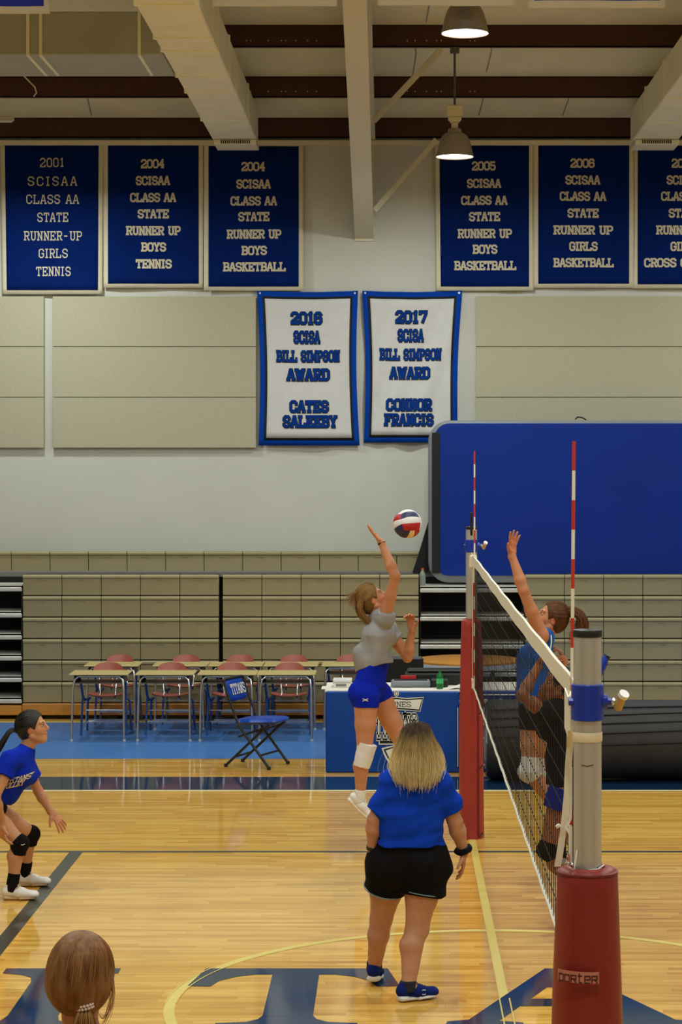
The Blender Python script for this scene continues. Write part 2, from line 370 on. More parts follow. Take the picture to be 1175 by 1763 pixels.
for (a, b_) in (((644,208,24.0),(760,85,23.1)), ((645,362,25.6),(752,240,25.75))):
    A = P(*a); B = P(*b_); A.z = max(A.z, 0)
    d = (B-A).normalized(); u = d.cross(Vector((0,1,0))).normalized()*.034
    br = MB(); q = Vector((0,.05,0))
    for o1, o2 in ((-u, u), ):
        t = Vector((0,.006,0))
        br.add([A-u, A+u, B+u, B-u, A-u+t, A+u+t, B+u+t, B-u+t], [(0,1,2,3),(7,6,5,4),(0,4,5,1),(1,5,6,2),(2,6,7,3),(3,7,4,0)])
    t = u*.15
    br.add([A+u, A+u+q, B+u+q, B+u, A+u-t, A+u+q-t, B+u+q-t, B+u-t], [(0,1,2,3),(7,6,5,4),(0,4,5,1),(1,5,6,2),(2,6,7,3),(3,7,4,0)])
    S('trim_10', br, M['beam'])
S('trim_11', MB().tube([P(58,166,24.45), P(63,160,24.4), P(60,150,24.35), P(42,132,24.2), P(31,118,24.0)], .008, 5), M['beam'])

# painted floor: parts of the floor
def fquad(x0, x1, y0, y1, z=.0012): return MB().add([(x0,y0,z),(x1,y0,z),(x1,y1,z),(x0,y1,z)], [(0,1,2,3)])
def FP(px, py): s = (py-CY)/EYE; return ((px-CX)/s, F/s)
fquad(-12, 12, 21.46, 24.42).build('blue_runner', M['bluefloor'], floor)
fquad(-12, 12, 24.42, 24.52).build('court_line', M['yellowpaint'], floor)
fquad(-12, 12, 19.44, 20.24).build('navy_band', M['navypaint'], floor)
fquad(-12, 12, 19.37, 19.44).build('court_line', M['whitepaint'], floor)
for (a, b_) in ((-12, 12),): fquad(a, b_, 16.36, 16.42).build('court_line', M['darkline'], floor)
fquad(-2.47, -2.37, 6.6, 16.36).build('court_line', M['darkline'], floor)
fquad(3.6, 3.7, 6.6, 16.36).build('court_line', M['darkline'], floor)
LZ = .002
NAV = []
def poly(px_pts, z=LZ):
    return [(*FP(*p), z) for p in px_pts]
# centre line, broken where the letter crosses it
fquad(.575, .63, 11.93, 19.37, .0014).build('court_line', M['yellowpaint'], floor)
fquad(.575, .63, -2, 11.15, .0014).build('court_line', M['yellowpaint'], floor)
def ring(cx, cy, r0, r1, a0, a1, z=.0016, n=96):
    vs = []; fs = []
    for i in range(n+1):
        t = math.radians(a0+(a1-a0)*i/n)
        vs += [(cx+r0*math.cos(t), cy+r0*math.sin(t), z), (cx+r1*math.cos(t), cy+r1*math.sin(t), z)]
        if i: fs.append((2*i-2, 2*i-1, 2*i+1, 2*i))
    return MB().add(vs, fs)
CC = (.60, 11.82)
ring(*CC, 1.80, 1.86, 0, 360).build('centre_circle', M['yellowpaint'], floor)
def bez(p0, p1, p2, n=8): return [((1-t)**2*p0[0]+2*t*(1-t)*p1[0]+t*t*p2[0], (1-t)**2*p0[1]+2*t*(1-t)*p1[1]+t*t*p2[1]) for t in [i/n for i in range(n+1)]]
def half(pts, cx): return pts+[(2*cx-x, y) for x, y in reversed(pts)]
TOP, BOT = 12.63, 11.24
def tri_letter(polys, name='painted_letter'):
    mb = MB()
    for i_, pl in enumerate(polys):
        ar = sum(pl[i][0]*pl[(i+1)%len(pl)][1]-pl[(i+1)%len(pl)][0]*pl[i][1] for i in range(len(pl)))
        if ar < 0: pl = pl[::-1]
        mb.add([(x, y, LZ+.00012*i_) for x, y in pl], [tuple(range(len(pl)))])
    return mb.build(name, M['navypaint'], floor)
def strip_letter(rows):      # rows of (y, xl, xr)
    return [[(a[1],a[0]),(a[2],a[0]),(b[2],b[0]),(b[1],b[0])] for a, b in zip(rows[:-1], rows[1:])]
def letter_T(cx):
    hs, hw_ = .135, .60; ps = []
    # top bar with drooping serifs and curved shoulders
    ps.append([(cx-hw_+.07, TOP), (cx+hw_-.07, TOP), (cx+hw_-.05, TOP-.15), (cx-hw_+.05, TOP-.15)])
    for s in (-1, 1):
        ps.append([(cx+s*(hw_-.07),TOP),(cx+s*hw_,TOP-.42),(cx+s*(hw_-.13),TOP-.43),(cx+s*(hw_-.17),TOP-.30),(cx+s*(hw_-.26),TOP-.2),(cx+s*(hw_-.36),TOP-.155),(cx+s*(hw_-.36),TOP-.1)])
        ps.append([(cx+s*hs, BOT+.32),(cx+s*(hs+.02), BOT+.25),(cx+s*(hs+.08), BOT+.19),(cx+s*(hs+.24), BOT+.165),(cx+s*(hs+.24), BOT),(cx, BOT),(cx, BOT+.32)])
    ps.append([(cx-hs,TOP-.1),(cx+hs,TOP-.1),(cx+hs,BOT+.3),(cx-hs,BOT+.3)])
    return ps
def letter_I(cx):
    hs = .135; ps = [[(cx-hs,TOP-.1),(cx+hs,TOP-.1),(cx+hs,BOT+.3),(cx-hs,BOT+.3)]]
    for s in (-1, 1):
        for y0, dy in ((TOP, -1), (BOT, 1)):
            ps.append([(cx+s*hs,y0+dy*.32),(cx+s*(hs+.02),y0+dy*.22),(cx+s*(hs+.08),y0+dy*.16),(cx+s*(hs+.2),y0+dy*.12),(cx+s*(hs+.2),y0),(cx,y0),(cx,y0+dy*.32)])
    return ps
def letter_A(cx):
    k = .42; ps = []; top = TOP
    L0 = lambda y: cx-.065-k*(top-y); R0 = lambda y: cx+.065+k*(top-y)
    fb = BOT+.2
    ps.append([(L0(top),top),(R0(top),top),(R0(top-.45),top-.45),(L0(top-.45),top-.45)])
    ps.append([(L0(top-.45),top-.45),(L0(top-.45)+.17,top-.45),(L0(fb)+.17,fb),(L0(fb),fb)])
    ps.append([(R0(top-.45)-.29,top-.45),(R0(top-.45),top-.45),(R0(fb),fb),(R0(fb)-.29,fb)])
    ps.append([(L0(11.92)+.1,11.92),(R0(11.92)-.2,11.92),(R0(11.76)-.2,11.76),(L0(11.76)+.1,11.76)])
    ps.append([(L0(fb)+.03,fb+.04),(L0(fb)-.1,fb),(L0(fb)-.13,BOT),(L0(fb)+.32,BOT),(L0(fb)+.3,fb-.02),(L0(fb)+.14,fb+.02)])
    ps.append([(R0(fb)-.03,fb+.04),(R0(fb)+.1,fb),(R0(fb)+.13,BOT),(R0(fb)-.45,BOT),(R0(fb)-.42,fb-.02),(R0(fb)-.26,fb+.02)])
    return ps
tri_letter(letter_I(-1.94)); tri_letter(letter_T(-.575)); tri_letter(letter_A(.94)); tri_letter(letter_T(-3.3))
for x in (.575, .63): fquad(x-.004, x+.004, 11.15, 11.93, .0042).build('thin_line', M['yellowpaint'], floor)
for r in (1.80, 1.86): ring(*CC, r-.004, r+.004, 152, 180, .0042, 30).build('thin_line', M['yellowpaint'], floor)

# ---------------------------------------------------------------- ducts
def duct(name, x0, x1, y0, y1, z0, z1, label, joints, m=M['duct'], flange=.012):
    t = empty(name, ((x0+x1)/2, y1, z0), label, 'duct'); O = t.location
    MB().box(x0, x1, y0, y1, z0, z1, .012).build('duct_run', m, t, off=O)
    for y in joints: MB().box(x0-flange, x1+flange, y-.02, y+.02, z0-flange, z1+flange, .005).build('joint_flange', M['ductgrey'] if False else m, t, off=O)
    return t
dz0, dz1 = EYE+3.70, EYE+4.09
dl = duct('air_duct', -2.12, -1.61, 12.0, 25.35, dz0, dz1, 'cream sheet-metal duct above the navy tennis banners, joined by a cross duct', (23.6, 21.8, 20.9, 19.6, 19.0, 17.6, 16.2))
dr = duct('air_duct', 2.76, 3.29, 12.0, 25.35, dz0, dz1, 'cream sheet-metal duct above the 2006 basketball banner, beyond the bell lamps', (23.8, 22.2, 20.6, 19.0, 17.4))
for t, x0, x1 in ((dl,-2.12,-1.61),(dr,2.76,3.29)):
    g = MB().box(x0+.02, x1-.0, 25.0, 25.5, dz0-.06, dz0-.005, .006)
    gr = g.build('air_grille', M['duct'], t, off=t.location)
    s_ = MB()
    for k in range(14):
        xx = x0+.1+k*.025; s_.box(xx, xx+.012, 24.99, 25.0, dz0-.05, dz0-.012)
    s_.build('grille_slots', M['dark'], gr, off=t.location)
for k, y in enumerate((24.8, 23.0)):   # small hangers on the duct's open side
    pass
bt = empty('cross_duct', (-4.5, 20.4, 6.70), 'wide grey-beige duct crossing above the banners and meeting the cream duct', 'duct')
MB().box(-9, -2.14, 19.9, 21.0, 6.70, 7.10, .01).build('duct_run', M['ductgrey'], bt, off=bt.location)
for px in (48, 70, 240):
    x = (px-CX)*19.9/F; MB().box(x-.015, x+.015, 19.885, 20.95, 6.69, 7.13, .004).build('seam', M['duct'], bt, off=bt.location)

# ---------------------------------------------------------------- bell lamps
def bell_lamp(x, y, z, label, long_rod):
    t = empty('bell_lamp', (x, y, z), label, 'lamp', 'bell lamps hanging from the roof')
    prof = [(.205,0),(.2,.02),(.19,.06),(.178,.12),(.16,.18),(.135,.225),(.1,.25),(.075,.26),(.07,.30)]
    inner = [(r-.006, zz) for r, zz in prof[:-2]]
    MB().lathe(prof+[(0.001,.30)]).lathe(inner[::-1]).build('lamp_shade', M['bell'], t, smooth=50)
    MB().lathe([(.001,.012),(.194,.012)]).build('lamp_glass', M['glow'], t)
    MB().box(-.085,.085,-.07,.07,.43,.55,.012).box(-.07,.07,-.06,.06,.39,.43,.01).box(-.05,.05,-.05,.05,.37,.39).box(-.035,.035,-.03,.03,.30,.37,.008).build('ballast_box', M['beam'], t)
    top = roof_z(y)-.24-z
    MB().tube([(0,0,.55),(0,0,top)], .013, 8).build('rod', M['greysteel'], t)
    MB().box(-.05,.05,-.03,.03,top-.06,top+.005,.005).build('ceiling_clamp', M['greysteel'], t)
    lamp_light(0, 0, -.01, 1.0, t)
    return t
bell_lamp(.635, 23.06, 6.2, 'grey bell lamp on a rod in front of the 2005 basketball banner', True)
bell_lamp(.594, 18.4, 6.6, 'grey bell lamp partly hidden by the bright banner at the roof', True)
fl = empty('tube_lamp', P(-30, 205, 25.0), 'slim white tube fixture at the roof edge above the 2001 banner', 'lamp')
MB().box(-.5,.36,-.05,.05,-.02,.03,.01).build('housing', M['beam'], fl); MB().box(-.48,.34,-.052,.04,-.034,-.02).build('diffuser', M['white'], fl)

# ---------------------------------------------------------------- acoustic panels
def acoustic(px0, px1, py0, rows, label):
    s = F/25.95; x0, x1 = (px0-CX)/s, (px1-CX)/s; zt = EYE-(py0-CY)/s
    t = empty('acoustic_panel', ((x0+x1)/2, 25.95, zt-rows*.608), label, 'wall panel', 'acoustic panels on the wall')
    for k in range(rows):
        MB().box(x0, x1, 25.93, 25.975, zt-(k+1)*.608+.003, zt-k*.608-.003, .004).build('board', M['panel'], t, off=t.location)
acoustic(-275, 76, 510, 3, 'tan wall board panel under the 2001 tennis banner, cut by the frame')
acoustic(91, 441, 510, 3, 'tan wall board panel between the 2001 banner corner and the 2016 award banner')
acoustic(820, 1250, 510, 3, 'tan wall board panel below the 2005 and 2006 banners, partly behind the blue mat')

# ---------------------------------------------------------------- banners
def banner(px0, px1, py0, py1, Y, label, kind, lines, group, skew=(0,0,0,0), seed=0):
    s = F/Y; x0, x1 = (px0-CX)/s, (px1-CX)/s; z1, z0 = EYE-(py0-CY)/s, EYE-(py1-CY)/s
    W, H = x1-x0, z1-z0; rr = random.Random(seed); ph = [rr.uniform(0,6) for _ in range(6)]
    t = empty('banner', ((x0+x1)/2, Y, z0), label, 'banner', group)
    amp = .012 if kind != 'award' else .014
    def surf(u, v, lift=0):      # u,v in 0..1, v up
        x = x0+u*W; z = z0+v*H
        droop = 1-v
        d = amp*(math.sin(u*9+ph[0]+v*1.5)*.5+math.sin(u*17+ph[1]-v*2)*.35+.6*math.sin((u*.8+v*.6)*7+ph[2])*(.3+droop*.7))
        if kind == 'award':
            e = min(u, 1-u); z -= .016*math.sin(math.pi*u)*(v) ; x += (.5-u)*.05*math.sin(math.pi*min(1,v))*1.2
            d += .02*math.sin(9*abs(u-.5)+v*5+ph[3])*max(0, 1-v-.2)*(1 if seed == 17 else .35)
            d += .022*math.sin(20*(u-v*.55)+ph[4])*(1 if seed == 17 else .15)*(.4+.6*abs(u-.5)*2)
        x += skew[0]*(1-v)*(1-u)+skew[1]*(1-v)*u
        return Vector((x, Y-.05-d-lift, z))-t.location
    def patch(u0, u1, v0, v1, lift, m, name, nu=36, nv=24, parent=t):
        vs = [surf(u0+(u1-u0)*i/nu, v0+(v1-v0)*j/nv, lift) for j in range(nv+1) for i in range(nu+1)]
        back = [surf(u0+(u1-u0)*i/nu, v0+(v1-v0)*j/nv, lift-.004) for j in range(nv+1) for i in range(nu+1)]
        q = [(j*(nu+1)+i, j*(nu+1)+i+1, (j+1)*(nu+1)+i+1, (j+1)*(nu+1)+i) for j in range(nv) for i in range(nu)]
        n = len(vs); ed = [i for i in range(nu+1)]+[j*(nu+1)+nu for j in range(1, nv+1)]+[nv*(nu+1)+i for i in range(nu-1,-1,-1)]+[j*(nu+1) for j in range(nv-1,0,-1)]
        fs = q+[tuple(a+n for a in f[::-1]) for f in q]+[(b_, a, a+n, b_+n) for a, b_ in zip(ed, ed[1:]+ed[:1])]
        return mesh_obj(name, vs+back, fs, m, parent, True)
    if kind == 'wall':
        bx = 8/s/W; by = 7/s/H
        patch(-bx, 1+bx, -by, 1+by*.8, 0, M['cream'], 'border')
        f = patch(0, 1, 0, 1, .006, M['navy'], 'field')
    elif kind == 'award':
        bx, by = 9/s/W, 9/s/H; kx, ky = 13/s/W, 13/s/H
        patch(0, 1, 0, 1, 0, M['royal'], 'border')
        patch(bx, 1-bx, by, 1-by, .005, M['black'], 'inner_border')
        patch(kx, 1-kx, ky, 1-ky, .010, M['whitecloth'], 'field')
        for u in (.03, .97):
            c_ = surf(u, .985, .006); MB().tube([c_, c_+Vector((0,-.006,0))], .012, 10).build('grommet', M['chrome'], t)
    else:
        bx, by = 11/s/W, 13/s/H
        patch(0, 1, 0, 1, 0, M['whitecloth'], 'border')
        patch(bx, 1-bx, by, 1-by, .005, M['brightblue'], 'field')
        MB().tube([surf(0,1), surf(1,1)], .02, 8).build('hanging_rod', M['greysteel'], t)
    if lines:
        for (txt, cx_, cy_, w_, h_) in lines:
            mb = MB(); mb2 = MB()
            uc, vc = (cx_-px0)/(px1-px0), 1-(cy_-py0)/(py1-py0)
            gap, st = (2.8, .85) if (kind == 'wall' and seed == 1 and txt == 'SCISAA') else (1.9, .9) if seed == 1 else (1.35, 1.5)
            if kind == 'award':
                text_mb(mb2, txt, w_/s, h_/s, lambda a, b_: surf(uc+a/W, vc+b_/H, .016), 1.5, 1.7, grow=.42)
                text_mb(mb, txt, w_/s, h_/s, lambda a, b_: surf(uc+a/W-.002, vc+b_/H+.002, .020), 1.5, 1.7, grow=.0)
                mb2.build('lettering_outline', M['black'], t)
            else:
                text_mb(mb, txt, w_/s, h_/s, lambda a, b_: surf(uc+a/W, vc+b_/H, .010), st, gap)
            mb.build('lettering', mat('award_letters', (4,54,140), .85, spec=.1) if kind == 'award' else M['letter'], t)
    return t
BY = 25.98; GB = 'navy championship banners on the wall'
def lns(cx, ys, ws, words, h=16): return [(a, cx+(i*.3), y, w_, h) for i, (a, y, w_) in enumerate(zip(words, ys, ws))]
banner(10, 171, 249, 500, BY, 'navy banner reading 2001 girls tennis runner-up in thin wide letters', 'wall',
       lns(91, (281,313,344,375,407,437,468), (42,85,91,54,101,51,61), ('2001','SCISAA','CLASS AA','STATE','RUNNER-UP','GIRLS','TENNIS')), GB, (.02,-.01), 1)
banner(187, 343, 248, 489, BY, 'navy banner reading 2004 boys tennis runner up', 'wall',
       lns(264, (283,312,341,369,398,426,455), (41,59,79,54,94,43,62), ('2004','SCISAA','CLASS AA','STATE','RUNNER UP','BOYS','TENNIS')), GB, (0,0), 2)
banner(360, 515, 253, 494, BY, 'navy banner reading 2004 boys basketball runner up, under the duct end', 'wall',
       lns(437, (288,318,347,374,404,432,460), (41,59,80,54,94,44,108), ('2004','SCISAA','CLASS AA','STATE','RUNNER UP','BOYS','BASKETBALL')), GB, (0,0), 3)
banner(757, 911, 252, 494, BY, 'navy banner reading 2005 boys basketball, behind the bell lamp', 'wall',
       lns(833, (287,317,346,374,403,430,458), (41,59,80,54,94,43,108), ('2005','SCISAA','CLASS AA','STATE','RUNNER UP','BOYS','BASKETBALL')), GB, (.015,0), 4)
banner(927, 1083, 246, 489, BY, 'navy banner reading 2006 girls basketball runner up', 'wall',
       lns(1003, (282,311,339,368,397,425,453), (42,60,80,54,103,49,104), ('2006','SCISAA','CLASS AA','STATE','RUNNER UP','GIRLS','BASKETBALL')), GB, (0,0), 5)
banner(1098, 1254, 252, 490, BY, 'navy banner with cross country lettering, cut off by the frame', 'wall',
       lns(1177, (282,311,339,368,397,425,453), (42,60,80,54,98,49,140), ('2007','SCISAA','CLASS AA','STATE','RUNNER UP','GIRLS','CROSS COUNTRY')), GB, (0,0), 6)
GA = 'white award banners on the wall'
banner(443, 617, 501, 767, BY, 'white award banner reading 2016 with blue border and the name Cates Saleeby'.replace(' and the name Cates Saleeby', ', beside the wall panel'), 'award',
       [('2016',528,547,55,22),('SCISA',528,580,47,22),('BILL SIMPSON',530,613,114,20),('AWARD',530,645,77,21),('CATES',531,700,69,21),('SALEEBY',532,726,95,21)], GA, (.02,.02), 11)
banner(624, 796, 501, 762, BY, 'white award banner reading 2017 with blue border, corner behind the blue mat', 'award',
       [('2017',709,545,56,22),('SCISA',708,577,47,22),('BILL SIMPSON',708,610,114,20),('AWARD',707,642,75,21),('CONNOR',706,697,85,21),('FRANCIS',706,723,91,21)], GA, (.02,-.05), 17)
HB = 'bright banners hanging from the roof'
for i, (a, b_, y, lb) in enumerate(((-150, 88, 26, 'bright blue banner with white hem hanging over the 2001 tennis banner'), (366, 581, 13, 'bright blue banner with white hem hanging above the steel roof frame and cream duct'),
                              (650, 888, 12, 'bright blue banner with white hem hanging in front of a bell lamp'), (909, 1146, 16, 'bright blue banner with white hem above the 2006 basketball banner'))):
    s = F/17.9; banner(a, b_, y-1.72*s, y, 17.9, lb, 'hang', None, HB, (0,0), 20+i)

# ---------------------------------------------------------------- bleachers
BYF = 24.7; sB = F/BYF
prof = [(0,0),(-.010,.185),(-.022,.190),(-.028,.198),(-.028,.216),(-.018,.227),(.0,.231),(.11,.231),(.11,0)]
MW, PITCH = .450, .246
mod = MB(); hw2 = MW/2-.004
nP = len(prof)
mod.add([(-hw2, y, z) for y, z in prof]+[(hw2, y, z) for y, z in prof],
        [tuple(range(nP)), tuple(range(nP, 2*nP))[::-1]]+[(i, nP+i, nP+(i+1)%nP, (i+1)%nP) for i in range(nP)])
mod.box(-.04, .04, -.018, -.008, .168, .176)
modm = mod.build('seat_module', M['seat'], None, smooth=35).data
bpy.data.objects.remove(bpy.data.objects['seat_module'])
def seatrow(t, x0, n, y, z):
    for k in range(n):
        o = bpy.data.objects.new('seat_module', modm); C.objects.link(o); o.parent = t; o.location = Vector((x0+MW*(k+.5), y, z))-t.location
def section(px0, n, label):
    x0 = (px0-CX)/sB; t = empty('bleacher', (x0+n*MW/2, BYF, 0), label, 'bleacher', 'folded bleacher sections along the wall')
    z0 = EYE-(1210-CY)/sB
    for r in range(6): seatrow(t, x0, n, BYF+.05, z0+r*PITCH)
    x1 = x0+n*MW
    MB().box(x0, x1, BYF+.13, BYF+.16, .05, z0+6*PITCH-.01).build('shade_backing', M['dark'], t, off=t.location)  # near-black sheet added to paint the shade in the gaps between rows
    MB().box(x0, x1, BYF-.0, BYF+.12, .05, z0-.012, .005).build('wood_skirt', M['wood'], t, off=t.location)
    k = MB()
    for q in range(3): xx = x0+.2+q*(x1-x0-.4)/2; k.box(xx-.04, xx+.04, BYF+.08, BYF+.14, 0, .05)
    k.build('roller', M['dark'], t, off=t.location)
    return t
section(38, 5, 'tan folded bleacher section behind the school desks, beside the open steps')
section(383, 5, 'tan folded bleacher section behind the player in the grey shirt')
section(905, 6, 'tan folded bleacher section below the big blue mat')
def aisle(px0, px1, label):
    x0, x1 = (px0-CX)/sB+.005, (px1-CX)/sB-.005
    t = empty('bleacher_steps', ((x0+x1)/2, BYF, 0), label, 'bleacher steps', 'open steps between bleacher sections')
    for y in (1007, 1052, 1090, 1126, 1163, 1200) if px0 < 300 else (1009, 1058, 1106, 1154, 1200):
        zt = EYE-(y-CY)/sB
        MB().box(x0, x1, BYF+.02, BYF+.5, zt-.012, zt).build('tread', M['tread'], t, off=t.location)
        MB().box(x0, x1, BYF, BYF+.025, zt-.075, zt-.028, .008).build('nosing', M['tread'], t, off=t.location)
    MB().box(x0, x1, BYF+.5, BYF+.53, .02, 1.6).build('shade_backing', M['dark'], t, off=t.location)  # shade behind the open treads, put in as a near-black sheet
    MB().box(x0, x1, BYF-.0, BYF+.12, .05, .16, .005).build('wood_skirt', M['wood'], t, off=t.location)
    for xx in (x0, x1-.01): MB().box(xx, xx+.01, BYF+.02, BYF+.5, 0, 1.5).build('side_plate', M['dark'], t, off=t.location)
aisle(-160, 38, 'open metal bleacher steps above the crouching player')
aisle(723, 905, 'open metal bleacher steps behind the volleyball net')
tr = empty('bleacher_top_row', (0, 25.5, 0), 'single raised row of tan bleacher seats running along the wall', 'bleacher')
s2 = F/25.5; x0 = (-48-CX)/s2; zt = EYE-(980-CY)/s2; PW = 66.5/s2
for k in range(15):
    o = bpy.data.objects.new('seat_module', modm); C.objects.link(o); o.parent = tr; o.location = Vector((x0+PW*(k+.5), 25.55, zt-.025))-tr.location; o.scale = (PW/MW,1,1)
MB().box(-6, 6, 25.62, 25.99, .02, zt+.15).build('shade_backing', M['dark'], tr, off=tr.location)  # near-black filler; its colour stands in for shade under the raised row
MB().box(-6, 6, 25.25, 25.6, zt-.075, zt-.02).build('deck_board', mat('deck_grey', (120,120,118), .6), tr, off=tr.location)
# ================================================================ THINGS
# ---------------------------------------------------------------- big blue mat on the bleachers
def rrect(x0, x1, z0, z1, r, n=8):
    pts = []
    for (cx_, cz_, a0) in ((x1-r, z1-r, 0), (x0+r, z1-r, 90), (x0+r, z0+r, 180), (x1-r, z0+r, 270)):
        for i in range(n+1):
            a = math.radians(a0+90*i/n); pts.append((cx_+r*math.cos(a), cz_+r*math.sin(a)))
    return pts
sM = F/24.95; mx0 = (738-CX)/sM; mx1 = mx0+4.6; mz0 = EYE-(1003-CY)/sM; mz1 = EYE-(724-CY)/sM
bm = empty('blue_mat', ((mx0+mx1)/2, 24.95, mz0), 'big rounded blue mat with grey rim standing on edge on the bleachers', 'mat')
def slab(name, pts, y0, y1, m, parent, off, inset=.0):
    n = len(pts); cx_ = sum(p[0] for p in pts)/n; cz_ = sum(p[1] for p in pts)/n
    mb = MB(); lay = [(y0, .03 if inset else 0), (y0+.02, 0), (y1-.02, 0), (y1, .03 if inset else 0)]
    vs = []
    for y, ins in lay:
        for x, z in pts: vs.append((x-ins*(1 if x > cx_ else -1), y, z-ins*(1 if z > cz_ else -1)))
    fs = [tuple(range(n)), tuple(range(3*n, 4*n))[::-1]]+[(k*n+i, (k+1)*n+i, (k+1)*n+(i+1)%n, k*n+(i+1)%n) for k in range(3) for i in range(n)]
    mb.add(vs, fs); return mb.build(name, m, parent, smooth=60, off=off)
slab('rim', rrect(mx0, mx1, mz0, mz1, .24), 24.90, 25.10, M['matgrey'], bm, bm.location, .03)
slab('mat_face', rrect(mx0+.07, mx1-.07, mz0+.085, mz1-.035, .17), 24.885, 24.91, M['matblue'], bm, bm.location)
xs_ = (744-CX)/sM; MB().box(xs_, xs_+.095, 24.872, 24.886, EYE-(986-CY)/sM, EYE-(745-CY)/sM, .004).build('hook_strip', M['black'], bm, off=bm.location)
MB().tube([P(991,722,24.95), P(995,718,24.95), P(1003,719,24.95), P(1010,723,24.95)], .008, 6).build('carry_loop', M['black'], bm, off=bm.location)
pr = MB(); a, b_, c_, d_ = P(739,895,25.2), P(739,985,25.2), P(711,985,25.2), P(724,945,25.2)
q = Vector((0,.12,0)); pr.add([a,b_,c_,d_,a+q,b_+q,c_+q,d_+q], [(0,1,2,3),(7,6,5,4),(0,4,5,1),(1,5,6,2),(2,6,7,3),(3,7,4,0)])
wedge = pr.build('foam_wedge', M['black'], None, off=P(725,985,25.2)); wedge.location = P(725,985,25.2)
tag(wedge, 'black foam wedge leaning behind the edge of the blue mat', 'mat')
def bottle(loc, h, r, mbody, mcap, label, mlabel=None):
    t = empty('drink_bottle', loc, label, 'bottle')
    MB().lathe([(.001,0),(r*.9,0),(r,h*.05),(r,h*.55),(r*.95,h*.62),(r*.62,h*.78),(r*.38,h*.86),(r*.36,h*.92)], n=20).build('bottle_body', mbody, t, smooth=50)
    MB().lathe([(r*.44,h*.91),(r*.44,h*.995),(.001,h)], n=16).build('cap', mcap, t, smooth=40)
    if mlabel: MB().lathe([(r*1.02,h*.28),(r*1.02,h*.54)], n=20).build('bottle_label', mlabel, t)
    return t
# bottle stands on the top step
tp = P(728, 1009, 24.76); bottle((tp.x, 24.78, EYE-(1009-CY)/sB+.001), .20, .036, M['clear'], M['orange'], 'clear drink bottle with orange cap standing on the top bleacher step')

# ---------------------------------------------------------------- rolled black mat
rz = .37; yR = 19.75+rz; xa = (838-CX)*yR/F
rm = empty('rolled_mat', (xa+2, yR, 0), 'long black mat rolled up, lying on the floor before the bleachers', 'mat')
spiral = []
mb = MB(); n = 40; xs = [xa, xa+.05, xa+.5, xa+1.2, xa+2, xa+3, xa+4.2]
vs = []
for i, x in enumerate(xs):
    for k in range(n):
        a = 2*math.pi*k/n; r = rz*(.93 if i == 0 else 1)*(1+.012*math.sin(a*3+x*2)); vs.append((x, yR-r*math.cos(a)*1.0, rz+r*math.sin(a)*.99))
fs = [(i*n+k, i*n+(k+1)%n, (i+1)*n+(k+1)%n, (i+1)*n+k) for i in range(len(xs)-1) for k in range(n)]+[tuple(range(n))[::-1], tuple((len(xs)-1)*n+k for k in range(n))]
mb.add(vs, fs).build('mat_roll', M['blackmat'], rm, smooth=50, off=rm.location)
# seams winding along the roll
for a0, sl in ((.95,.10),(.72,.09),(.46,.10),(.2,.08),(1.22,.08)):
    pts = []
    for i in range(12):
        x = xa+.02+(4.15)*i/11; a = a0-.30+sl*(x-xa)
        pts.append((x, yR-(rz+.004)*math.cos(a), rz+(rz+.004)*math.sin(a)))
    MB().tube(pts, .007, 4).build('seam', M['black'], rm, off=rm.location)
pts = []
for i in range(60):
    a = i*.42; r = rz*.9*(1-i/66); pts.append((xa-.006, yR-r*math.cos(a), rz+r*math.sin(a)))
MB().tube(pts, .006, 4).build('roll_end', M['matgrey'], rm, off=rm.location)

# ---------------------------------------------------------------- scorer tables
def scorer(x0, x1, y0, label, h=.79):
    t = empty('scorer_table', ((x0+x1)/2, y0+.35, 0), label, 'table', 'scorer tables at the side of the court'); O = t.location
    MB().box(x0-.01, x1+.01, y0+.04, y0+.72, h-.03, h-.005, .006).build('tabletop', M['white'], t, off=O)
    for x in (x0+.08, x1-.08):
        for y in (y0+.15, y0+.62): MB().tube([(x,y,0),(x,y,h-.03)], .016, 8).build('leg', M['greysteel'], t, off=O)
    return t, MB().box(x0, x1, y0, y0+.035, .0, h-.018, .012).build('front_pad', M['padblue'], t, off=O), O
YT = 20.5; sT = F/YT
def TP(px, py, d=0): return Vector(((px-CX)/sT, YT-.002-d, EYE-(py-CY)/sT))
t1, pad1, O1 = scorer((561-CX)/sT, (791-CX)/sT, YT, 'scorer table with blue padded front and white shield crest')
def flat(name, pts, m, d, par, O, fine=True):
    pts = [(683+(x-661)*.78, y) for x, y in pts]
    vs = [TP(x, y, d)-O for x, y in pts]; return mesh_obj(name, vs, [tuple(range(len(pts)))[::-1]], m, par)
# crest: ribbon, knob, block letters and pointed tail
cx_ = 661
def sym(pts): return pts+[(2*cx_-x, y) for x, y in reversed(pts)]
flat('crest_tail', sym([(cx_,1282),(650,1282),(640,1290),(634,1300)][0:1]+[(628,1288),(636,1304),(652,1322)]), M['white'], .002, pad1, O1)
flat('crest_tail', sym([(cx_,1284),(632,1290),(640,1303),(654,1318)]), M['black'], .003, pad1, O1)
flat('crest_tail', sym([(cx_,1286),(637,1292),(644,1303),(656,1315)]), M['white'], .004, pad1, O1)
def blade(px, d, m, g):
    flat('crest_tail', [(664+px-g,1284-g),(703+g,1284-g),(700+g,1296+g),(692,1309+g),(676,1309+g),(669-g,1302)], m, d, pad1, O1)
rib = lambda g: sym([(cx_,1203-g),(683,1205-g),(718+g,1203-g*1.0),(711+g*.8,1222+g),(684,1220+g),(cx_,1219+g)])
flat('crest_ribbon', rib(3.2), M['white'], .002, pad1, O1); flat('crest_ribbon', rib(1.8), M['black'], .003, pad1, O1); flat('crest_ribbon', rib(-.6), M['white'], .004, pad1, O1)
